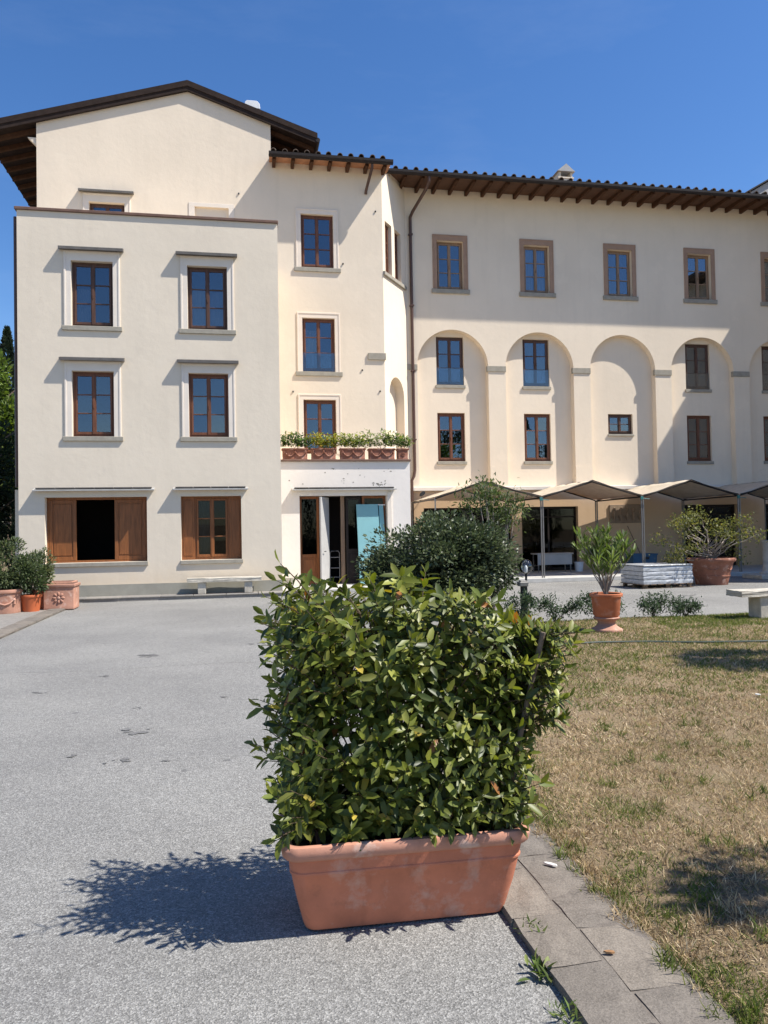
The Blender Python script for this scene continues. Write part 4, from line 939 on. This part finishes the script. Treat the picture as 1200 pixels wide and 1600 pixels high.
cloud('foliage', leaf_template(.17,.15,.06,.5), P, frames(D, rng.normal(0,.3,P.shape)+np.array([0,-.2,1])), rng.uniform(.12,.20,len(P)), palette(len(P), [(.13,.18,.045),(.16,.21,.06),(.085,.125,.035)], [3,2,2]), 'leaf_soft', ol, loc=worg(ol))

# ------------------------------------------------------------------ wrapped slabs, big pot, pedestal, benches
sk = thing('slab_stack', 'stack of paving slabs wrapped in white film on a pallet', 'slab stack', (10.8, 18.75, 0), math.radians(4), local=True)
for i in range(3): MB().box(-.74,.74,-.52+i*.46,-.42+i*.46,.0,.022).build('pallet_board', 'pallet_wood', sk)
for i in range(3):
    for x in (-.70,-.05,.60): MB().box(x,x+.10,-.50+i*.46,-.43+i*.46,.0225,.095).build('pallet_block', 'pallet_wood', sk)
for i in range(7): MB().box(-.74+i*.212,-.74+i*.212+.16,-.55,.55,.0955,.115).build('pallet_board', 'pallet_wood', sk)
z = .116
for i, h in enumerate((.12,.10,.11,.13)):
    ox, oy = random.uniform(-.012,.012), random.uniform(-.012,.012)
    n = 14; ring = []
    b = MB()
    for zz, s in ((z,1.0),(z+h*.5,1.012),(z+h-.012,.996)):
        ring.append([(ox+sx*s+random.uniform(-.007,.007), oy+sy*s+random.uniform(-.007,.007), zz+random.uniform(-.004,.004)*(zz > z)) for sx, sy in
            [(-.72+1.44*k_/n, -.53) for k_ in range(n)]+[(.72, -.53+1.06*k_/n) for k_ in range(n)]+[(.72-1.44*k_/n, .53) for k_ in range(n)]+[(-.72, .53-1.06*k_/n) for k_ in range(n)]])
    b.loops(ring).build('wrapped_slab', 'film_white', sk); z += h
MB().box(-.735,.735,-.545,.545,z+.002,z+.03).build('top_sheet', 'film_white', sk, bevel=.008)
bp_ = thing('large_pot', 'large weathered terracotta pot with a rolled rim beside the slab stack', 'pot', (12.55, 18.95, 0))
MB().lathe([(.40,.0),(.41,.03),(.455,.22),(.47,.225),(.475,.25),(.46,.26),(.515,.48),(.53,.50),(.53,.52),(.56,.60),(.61,.63),(.625,.66),(.62,.70),(.59,.72),(.56,.70),(.54,.62)], (12.55,18.95,0), 36).build('body', 'terracotta_aged', bp_, smooth=True)
MB().lathe([(.555,.655),(.555,.665)], (12.55,18.95,0), 24).build('soil', 'soil', bp_)
b = MB()
for a0 in (4.2, 5.3):
    b.tube([(12.55+.50*math.cos(a0+t), 18.95+.50*math.sin(a0+t), .50-.10*math.sin((t+.4)/.8*math.pi)) for t in (-.4,-.2,0,.2,.4)], .022, 6)
b.build('garland', 'terracotta_aged', bp_, smooth=True)
bs = thing('potted_shrub', 'sparse shrub with bare grey branches in the large pot', 'shrub', (12.55, 18.95, .66))
tips = []
for i in range(24):
    a = i*2.4; r = random.uniform(.55,1.3); tips.append((12.42+r*math.cos(a)*1.08, 18.95+r*math.sin(a)*.8, random.uniform(.85,1.95)-(.35 if r > 1.0 else 0)))
tips += [(11.55,18.7,1.0),(11.4,18.8,.7),(11.7,18.6,1.35),(12.1,18.8,1.9),(13.55,18.9,1.45),(13.3,18.8,1.3)]
stems(bs, (12.55,18.95,.62), tips, .022, 'bark_grey', wob=.13, n=7)
P = np.concatenate([np.array(t)+rng.normal(0, (.15,.15,.10), (95, 3)) for t in tips])
cloud('foliage', LQ, P, frames(rng.normal(0,1,P.shape)+np.array([0,0,.3]), rng.normal(0,.5,P.shape)+np.array([0,0,1])), rng.uniform(.06,.105,len(P)), palette(len(P), [(.16,.16,.04),(.11,.125,.035),(.20,.18,.05),(.07,.08,.03)], [3,3,1,2]), 'leaf_soft', bs, loc=worg(bs))
pd = thing('stone_pedestal', 'slim stone pedestal with moulded cap at the right edge under the gazebos', 'pedestal', (15.3, 20.3, 0))
MB().box(14.75,15.85,19.85,20.75,0,.13).build('base_slab', 'stone_bench', pd, bevel=.015); MB().lathe([(.24,.131),(.24,.18),(.17,.22),(.15,.30),(.14,1.05),(.17,1.12)], (15.3,20.3,0), 12).build('shaft', 'stone_bench', pd, smooth=True)
MB().rrect([(.30,.30,.04,1.121),(.38,.38,.05,1.18),(.40,.40,.05,1.20),(.40,.40,.05,1.26),(.37,.37,.05,1.285)]).build('cap', 'stone_bench', pd, org=(-15.3,-20.3,0)) .location = (0,0,0)
def bench(label, cx, cy, z, L, W, H, legs, rz=0):
    t = thing('stone_bench', label, 'bench', (cx, cy, z), rz, 'plain stone benches', local=True)
    b = MB().box(-L/2,L/2,-W/2,W/2,H-.10,H); me = b.mesh('seat', 'stone_bench'); bm = bmesh.new(); bm.from_mesh(me); bmesh.ops.subdivide_edges(bm, edges=bm.edges[:], cuts=5, use_grid_fill=True)
    for q in bm.verts: q.co += Vector((random.uniform(-.006,.006), random.uniform(-.006,.006), random.uniform(-.006,.004)))
    bm.to_mesh(me); bm.free(); link('seat', me, t)
    for x in legs: MB().box(x-.10,x+.10,-W*.38,W*.38,0,H-.1005).build('leg', 'stone_bench', t, bevel=.012)
    return t
bench('long stone bench against the wall under the glazed window', -.44, 19.92, .106, 1.84, .36, .40, (-.56, .59))
bench('stone bench on the lawn cut by the right edge of the photo', 9.0, 11.55, .03, 1.9, .42, .50, (-.48, .6))

# garden lights, hose
bo = thing('bollard_light', 'short black bollard light with a grey square head beside the round bush', 'light', (4.88, 12.95, 0))
MB().box(4.845,4.915,12.915,12.985,0,.60).build('post', 'black_metal', bo, bevel=.004); MB().box(4.80,4.96,12.87,13.03,.6005,.68).box(4.82,4.94,12.89,13.01,.68,.70).build('head', 'steel_grey', bo, bevel=.01)
gl = thing('globe_lamp', 'clear glass globe lamp at the right side of the round bush', 'lamp', (5.06, 13.25, 0))
MB().tube([(5.06,13.25,0),(5.06,13.25,.80)], .022, 8).build('post', 'black_metal', gl, smooth=True)
MB().lathe([(.045,.80),(.09,.83),(.118,.88),(.125,.93),(.115,.98),(.085,1.03),(.04,1.055),(.005,1.06)], (5.06,13.25,0), 20).build('globe', 'glass_clear', gl, smooth='all'); MB().lathe([(.02,.81),(.03,.87),(.03,.92),(.01,.95)], (5.06,13.25,0), 10).build('bulb', 'white_metal', gl, smooth=True)
hp = [(2.2+i*.35, 9.55+.05*math.sin(i*.9)-.085*max(0, i-7)*.8+.02*math.sin(i*2.3)) for i in range(17)]
tag(MB().tube([(x, y, float(lawn_z(np.array(x), np.array(y)))+.025) for x, y in hp], .014, 6).build('garden_hose', 'hose_green', smooth=True), 'dark garden hose lying across the dry lawn', 'hose')

# ------------------------------------------------------------------ small shrubs at the far edge of the lawn
for i, (x, y, w, h, lbl) in enumerate(((5.15,12.15,.33,.33,'low dark shrub just left of the pedestal pot'),(5.95,12.2,.42,.36,'widest low shrub just right of the pedestal pot'),(6.95,12.2,.28,.30,'low shrub second to the right of the pedestal pot'),(7.55,12.2,.16,.20,'smallest wispy shrub at the lawn edge'),(4.45,12.0,.30,.42,'pale low shrub behind the right side of the laurel'))):
    t = thing('low_shrub', lbl, 'shrub', (x, y, .04), 0, 'low shrubs along the lawn edge')
    tips = [(x+random.uniform(-w,w), y+random.uniform(-.2,.2), .04+h*random.uniform(.5,1.1)) for k_ in range(12)]
    stems(t, (x,y,.03), tips, .006, 'twig', wob=.03)
    P = np.concatenate([np.array(q)+rng.normal(0, (.06,.06,.06), (70, 3)) for q in tips]); P[:,2] = np.maximum(P[:,2], .06)
    cloud('foliage', LT, P, frames(rng.normal(0,1,P.shape)+np.array([0,0,.3]), rng.normal(0,.5,P.shape)+np.array([0,0,1])), rng.uniform(.045,.08,len(P)), palette(len(P), [(.035,.06,.03),(.05,.08,.035),(.07,.10,.05)], [3,3,1]), 'leaf_soft', t, loc=worg(t))

# ------------------------------------------------------------------ pots on the left pavement
def rosette(cx, y, cz, r, parent, mat):
    b = MB()
    for i in range(8):
        a = i*math.pi/4; b.loops([[(cx+(r*.62+.32*r*math.cos(t)*s)*math.cos(a)-.2*r*math.sin(t)*s*math.sin(a), y-hh, cz+(r*.62+.32*r*math.cos(t)*s)*math.sin(a)+.2*r*math.sin(t)*s*math.cos(a)) for t in [6.283*j/8 for j in range(8)]] for s, hh in ((1,0),(.8,.012),(.3,.018))])
    b.loops([[(cx+r*.25*s*math.cos(t), y-hh, cz+r*.25*s*math.sin(t)) for t in [6.283*j/10 for j in range(10)]] for s, hh in ((1,0),(.8,.016),(.3,.022))])
    return b.build('rosette', mat, parent, smooth=True)
def box_planter(label, x0, x1, y0, y1, z0, h, mat, group=None, ros=True, cat='planter', garland=False):
    cx, cy = (x0+x1)/2, (y0+y1)/2; t = thing('box_planter', label, cat, (cx, cy, z0), 0, group)
    a, b_ = (x1-x0)/2, (y1-y0)/2; rim = min(.06, h*.14)
    rings = [(a-.03,b_-.03,.01,0),(a-.025,b_-.025,.012,h*.05),(a-.03,b_-.03,.012,h*.09),(a-.025,b_-.025,.012,h-rim-.012),(a-.004,b_-.004,.012,h-rim),(a,b_,.012,h-rim+.01),(a,b_,.012,h-.008),(a-.008,b_-.008,.012,h),(a-.045,b_-.045,.012,h),(a-.05,b_-.05,.012,h-.05)]
    bb = MB().rrect(rings, 2); bb.v = [(x+cx, y+cy, z+z0) for x, y, z in bb.v]; bb.build('body', mat, t, smooth=True)
    MB().box(x0+.052,x1-.052,y0+.052,y1-.052,z0+h-.045,z0+h-.035).build('soil', 'soil', t)
    if ros: rosette(cx, y0+.026, z0+h*.46, min(a*.42, h*.30), t, mat)
    if garland:
        g = MB(); n = 2 if a > .3 else 1
        for k_ in range(n):
            c_ = cx+(k_-.5*(n-1))*a*.8; wv_ = a*.36
            g.tube([(c_+wv_*s, y0+.012, z0+h*(.66-.38*(1-s*s))) for s in (-1,-.6,-.2,.2,.6,1)], [.012,.018,.024,.024,.018,.012], 6)
        for k_ in range(n+1): c_ = cx+(k_-.5*n)*a*.8; g.lathe([(.012,-.05),(.03,-.02),(.03,.02),(.01,.04)], (c_, y0+.015, z0+h*.66), 8)
        g.build('garland', mat, t, smooth=True)
    return t
box_planter('square terracotta box planter with a rosette at the left pavement', -4.30, -3.62, 17.85, 18.5, .02, .55, 'terracotta_pale')
box_planter('empty terracotta box planter behind the rosette planter', -4.45, -3.85, 18.75, 19.35, .02, .55, 'terracotta_pale', ros=False)
def round_pot(name, label, c, r0, r1, h, mat, swag=False):
    t = thing(name, label, 'pot', c)
    MB().lathe([(r0,c[2]),(r0*1.02,c[2]+.02),(r1*.95,c[2]+h*.82),(r1*.96,c[2]+h*.84),(r1*1.03,c[2]+h*.86),(r1*1.06,c[2]+h*.94),(r1*1.03,c[2]+h),(r1*.93,c[2]+h),(r1*.90,c[2]+h*.85)], (c[0],c[1],0), 30).build('body', mat, t, smooth=True)
    MB().lathe([(r1*.90,c[2]+h*.88),(r1*.90,c[2]+h*.89)], (c[0],c[1],0), 20).build('soil', 'soil', t)
    if swag:
        b = MB(); rr_ = r1*1.0
        for a0 in (-2.2,-1.2):
            b.tube([(c[0]+rr_*math.cos(a0+s), c[1]+rr_*math.sin(a0+s), c[2]+h*(.62-.25*math.cos(s*3))) for s in (-.45,-.25,0,.25,.45)], [.012,.02,.026,.02,.012], 6)
            b.lathe([(.01,-.08),(.03,-.05),(.02,0),(.035,.04),(.01,.07)], (c[0]+rr_*math.cos(a0+.5), c[1]+rr_*math.sin(a0+.5), c[2]+h*.5), 8)
        b.build('garland', mat, t, smooth=True)
    return t
round_pot('garland_pot', 'wide pale terracotta pot with garlands at the left edge', (-5.02,17.6,.02), .36, .39, .50, 'terracotta_pale', True)
round_pot('plastic_pot', 'bright orange pot between the garland pot and the box planter', (-4.49,17.72,.02), .17, .22, .36, 'orange_plastic')
round_pot('plastic_pot', 'darker terracotta pot half hidden behind the bright orange pot', (-4.38,18.25,.02), .2, .24, .42, 'terracotta')
for nm, lbl, c, r, n_, pal in (('potted_shrub','leafy grey-green shrub in the garland pot',(-5.02,17.65,1.02),(.62,.55,.58),3800,[(.085,.11,.045),(.12,.145,.06),(.055,.075,.035)]),
        ('potted_shrub','dark shrub in the bright orange pot',(-4.50,17.75,.76),(.33,.36,.42),1900,[(.06,.09,.035),(.085,.115,.045),(.04,.06,.025)]),
        ('potted_shrub','loose shrub spreading in front of the wide window',(-4.40,18.2,.96),(.30,.34,.44),1300,[(.12,.14,.06),(.15,.17,.075),(.07,.09,.04)])):
    t = thing(nm, lbl, 'shrub', (c[0], c[1], .4), 0, 'shrubs in the left pots')
    shrub_leaves(c, r, int(n_*1.3), (.055,.095), LT, pal, [3,2,2], 'leaf_soft', t, 34, .2, .3, zmin=.42, clump_r=.30, inner=.5)
    stems(t, (c[0],c[1],.4), [(c[0]+random.uniform(-.3,.3),c[1]+random.uniform(-.25,.25),c[2]+random.uniform(-.1,.3)) for k_ in range(8)], .012, 'bark')

# ------------------------------------------------------------------ flower boxes on the balcony ledge
fl = ((1.15,1.90,0,'leftmost flower box on the balcony ledge, darkest and most weathered',True),(1.97,2.71,-.03,'second flower box from the left on the balcony ledge',True),(2.80,3.56,-.03,'third flower box from the left on the balcony ledge',True),(3.64,4.44,0,'fourth and widest flower box on the balcony ledge',True),(4.49,4.84,0,'small end flower box with a rosette at the right of the balcony ledge',False))
pl = ('dark green plant in the leftmost flower box','golden-green plant in the second flower box','green plant with yellow leaves in the third flower box','tall white-flecked plant in the fourth flower box','green plant in the small end flower box')
for i, (a, c, dy, lbl, gar) in enumerate(fl):
    y0 = 21.86+dy; z0 = PZ+.0605
    box_planter(lbl, a, c, y0, y0+.30, z0, .32, 'terracotta_aged', 'flower boxes on the balcony ledge', not gar, garland=gar)
    t = thing('box_plant', pl[i], 'plant', ((a+c)/2, y0+.15, z0+.29), 0, 'plants in the flower boxes')
    nt_ = int((c-a)/.026); P, D = [], []
    for k_ in range(nt_):
        bx_, by_ = random.uniform(a-.01,c+.01), y0+random.uniform(.06,.24); hh = random.uniform(.26,.50)*(1.15 if i == 3 else 1)
        for j in range(26): u = random.uniform(.25,1); P.append((bx_+random.gauss(0,.06)*(.5+u), by_+random.gauss(0,.05)*(.5+u), z0+.28+hh*u)); D.append((random.gauss(0,1),random.gauss(0,1),random.uniform(.1,1.2)))
    P, D = np.array(P), np.array(D)
    pal = [[(.06,.10,.03),(.085,.13,.035),(.04,.07,.025),(.2,.2,.04)],[(.16,.18,.035),(.26,.24,.04),(.09,.12,.03),(.34,.20,.05)],[(.12,.16,.035),(.19,.21,.045),(.07,.10,.03),(.30,.26,.05)],[(.12,.16,.04),(.17,.20,.06),(.07,.10,.03),(.5,.5,.42)],[(.08,.13,.03),(.12,.17,.04),(.05,.08,.025),(.2,.2,.05)]][i]
    cloud('foliage', LT, P, frames(D, rng.normal(0,.4,P.shape)+np.array([0,-.3,1])), rng.uniform(.075,.13,len(P)), palette(len(P), pal, [3,3,2,.8])*1.35, 'leaf_soft', t, loc=worg(t))
    stems(t, ((a+c)/2,y0+.15,z0+.27), [(random.uniform(a+.06,c-.06),y0+.15,z0+.45) for k_ in range(6)], .006, 'twig', wob=.01)

# ------------------------------------------------------------------ trees
def tree(name, label, base, h, cr, n, pal, leaf=(.10,.18), trunk=.16, crown_z=None, group=None, clumps=40, mat='leaf_soft'):
    t = thing(name, label, 'tree', base, 0, group); cz = crown_z or h*.68
    pts = [(base[0],base[1],base[2]-.05),(base[0]+.05,base[1],base[2]+h*.25),(base[0]-.04,base[1]+.05,base[2]+h*.55),(base[0],base[1],base[2]+h*.9)]
    b = MB().tube(pts, [trunk,trunk*.8,trunk*.5,trunk*.15], 10)
    for i in range(9):
        a = i*2.4; z0 = base[2]+h*(.35+.05*i); b.tube([(base[0],base[1],z0),(base[0]+cr[0]*.4*math.cos(a),base[1]+cr[1]*.4*math.sin(a),z0+h*.10),(base[0]+cr[0]*.75*math.cos(a),base[1]+cr[1]*.75*math.sin(a),z0+h*.17)], [trunk*.38,trunk*.25,trunk*.08], 6)
    b.build('trunk', 'bark', t, smooth=True)
    shrub_leaves((base[0],base[1],base[2]+cz), cr, n, leaf, LQ, pal, [1]*len(pal), mat, t, clumps, .2, .1, name='crown', clump_r=.30)
    return t
def cypress(label, x, y, h, r, n, z=0, group=None):
    t = thing('cypress_tree', label, 'tree', (x, y, z), 0, group)
    MB().tube([(x,y,z-.05),(x,y,z+h*.5),(x,y,z+h*.95)], [r*.2,r*.12,.02], 8).build('trunk', 'bark', t, smooth=True)
    u = rng.random(n)**.9; a = rng.uniform(0, 6.283, n); rad = r*np.minimum(1, (1-u)*2.2)**.8*np.minimum(1,(u+.05)*9)*np.sqrt(rng.uniform(.45,1.1,n))*(1+.16*np.sin(a*5+u*25))
    P = np.stack([x+rad*np.cos(a), y+rad*np.sin(a), z+.3+u*(h-.3)], 1); D = np.stack([np.cos(a)*.5, np.sin(a)*.5, np.ones(n)], 1)+rng.normal(0,.25,(n,3))
    cloud('crown', quad_template(.4), P, frames(D, rng.normal(0,1,(n,3))), rng.uniform(.18,.38,n), palette(n, [(.018,.03,.016),(.026,.042,.02),(.012,.02,.012)], [2,2,2]), 'leaf_soft', t, loc=worg(t))
    return t
G1 = [(.075,.12,.025),(.10,.15,.035),(.05,.085,.02)]
tree('leafy_tree', 'bright green leafy tree beyond the left edge of the building', (-13.9,47,0), 11.5, (2.3,2.0,3.6), 15000, [(.11,.16,.03),(.15,.20,.045),(.07,.11,.025)], (.2,.36), crown_z=7.9)
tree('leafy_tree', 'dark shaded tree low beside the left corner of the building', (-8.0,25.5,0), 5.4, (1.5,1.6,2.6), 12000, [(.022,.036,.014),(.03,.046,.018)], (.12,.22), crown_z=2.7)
cypress('tallest dark cypress at the left edge behind the leafy tree', -16.7, 60, 16.8, 1.2, 9000, 0, 'cypresses behind the villa'); cypress('shorter dark cypress at the very left edge', -17.7, 61, 15.8, 1.3, 9000, 0, 'cypresses behind the villa'); cypress('dark cypress closest to the building corner', -16.0, 62, 16.2, 1.1, 8000, 0, 'cypresses behind the villa')
# garden trees out of frame: they throw the lawn shadows and show in the window panes
tree('garden_tree', 'small tree off the right edge shading the near lawn', (4.78,1.88,0), 3.9, (.75,.62,.70), 4200, G1, (.06,.11), .06, 3.1, clumps=24)
tree('garden_tree', 'tree off the right edge shading the far lawn', (8.6,6.95,0), 4.4, (1.25,.75,.8), 6500, G1, (.06,.11), .08, 3.6, clumps=26)
for x, y, h, q in ((4.6,-23,13.5,'straight behind the viewer'),(19,-24,14,'leftmost of the right three'),(24.8,-26,12.5,'middle of the right three'),(31,-25,15,'rightmost and tallest')): cypress('cypress across the garden seen mirrored in window panes, '+q, x, y, h, 1.6, 4000, 0, 'cypresses across the garden')
for x, y, q in ((21,-31,'low windows of the first arch'),(47,-27,'low windows of the fourth arch')): tree('garden_tree', 'broad tree across the garden mirrored in the '+q, (x,y,0), 12, (5,3,4.2), 6000, G1, (.35,.6), .3, 7.6)

# ------------------------------------------------------------------ small litter and weeds
for i, (x, y, s) in enumerate(((1.16,2.98,.05),(1.09,2.72,.06),(1.07,2.45,.045),(1.10,3.25,.04))):
    t = thing('weed', ('thin grassy weed beside the trough foot','broad-leaved weed in the gap of the edging','small weed at the bottom edge of the edging','tiny weed behind the trough corner')[i], 'weed', (x-.02,y,.01), 0, 'weeds along the edging')
    n = 46 if i != 1 else 22; D = rng.normal(0,1,(n,3)); D[:,2] = np.abs(D[:,2])*.6+.25
    cloud('blades', LN if i != 1 else LT, np.array([x-.02,y,.012])+rng.normal(0,(.022,.03,.002),(n,3)), frames(D, rng.normal(0,.4,(n,3))+np.array([0,0,1])), rng.uniform(s*.6,s*1.3,n), palette(n, [(.12,.17,.04),(.17,.20,.06),(.08,.12,.03)], [3,2,2]), 'leaf_soft', t, loc=worg(t))
def scrap(name, label, cat, x, y, z, w, l, mat, rz):
    b = MB(); n = 7; ring = [(w*math.cos(6.283*j/n)*random.uniform(.7,1.2), l*math.sin(6.283*j/n)*random.uniform(.7,1.2)) for j in range(n)]
    b.loops([[(a,c,0) for a, c in ring],[(a*.9,c*.9,.006) for a, c in ring]]); return tag(link(name, b.mesh(name, mat), None, (x,y,z), (0,0,rz)), label, cat)
scrap('fallen_leaf', 'orange fallen leaf on the edging stones', 'leaf', 1.34, 2.73, .042, .010, .022, 'dry_leaf', 1.2)
scrap('paper_scrap', 'white scrap on the edging beside the trough', 'scrap', 1.42, 3.48, .046, .014, .035, 'pebble_white', .8)
scrap('paper_scrap', 'pale scrap lying in the dry grass right of the hose', 'scrap', 4.6, 6.3, .085, .02, .03, 'pebble_white', .3)
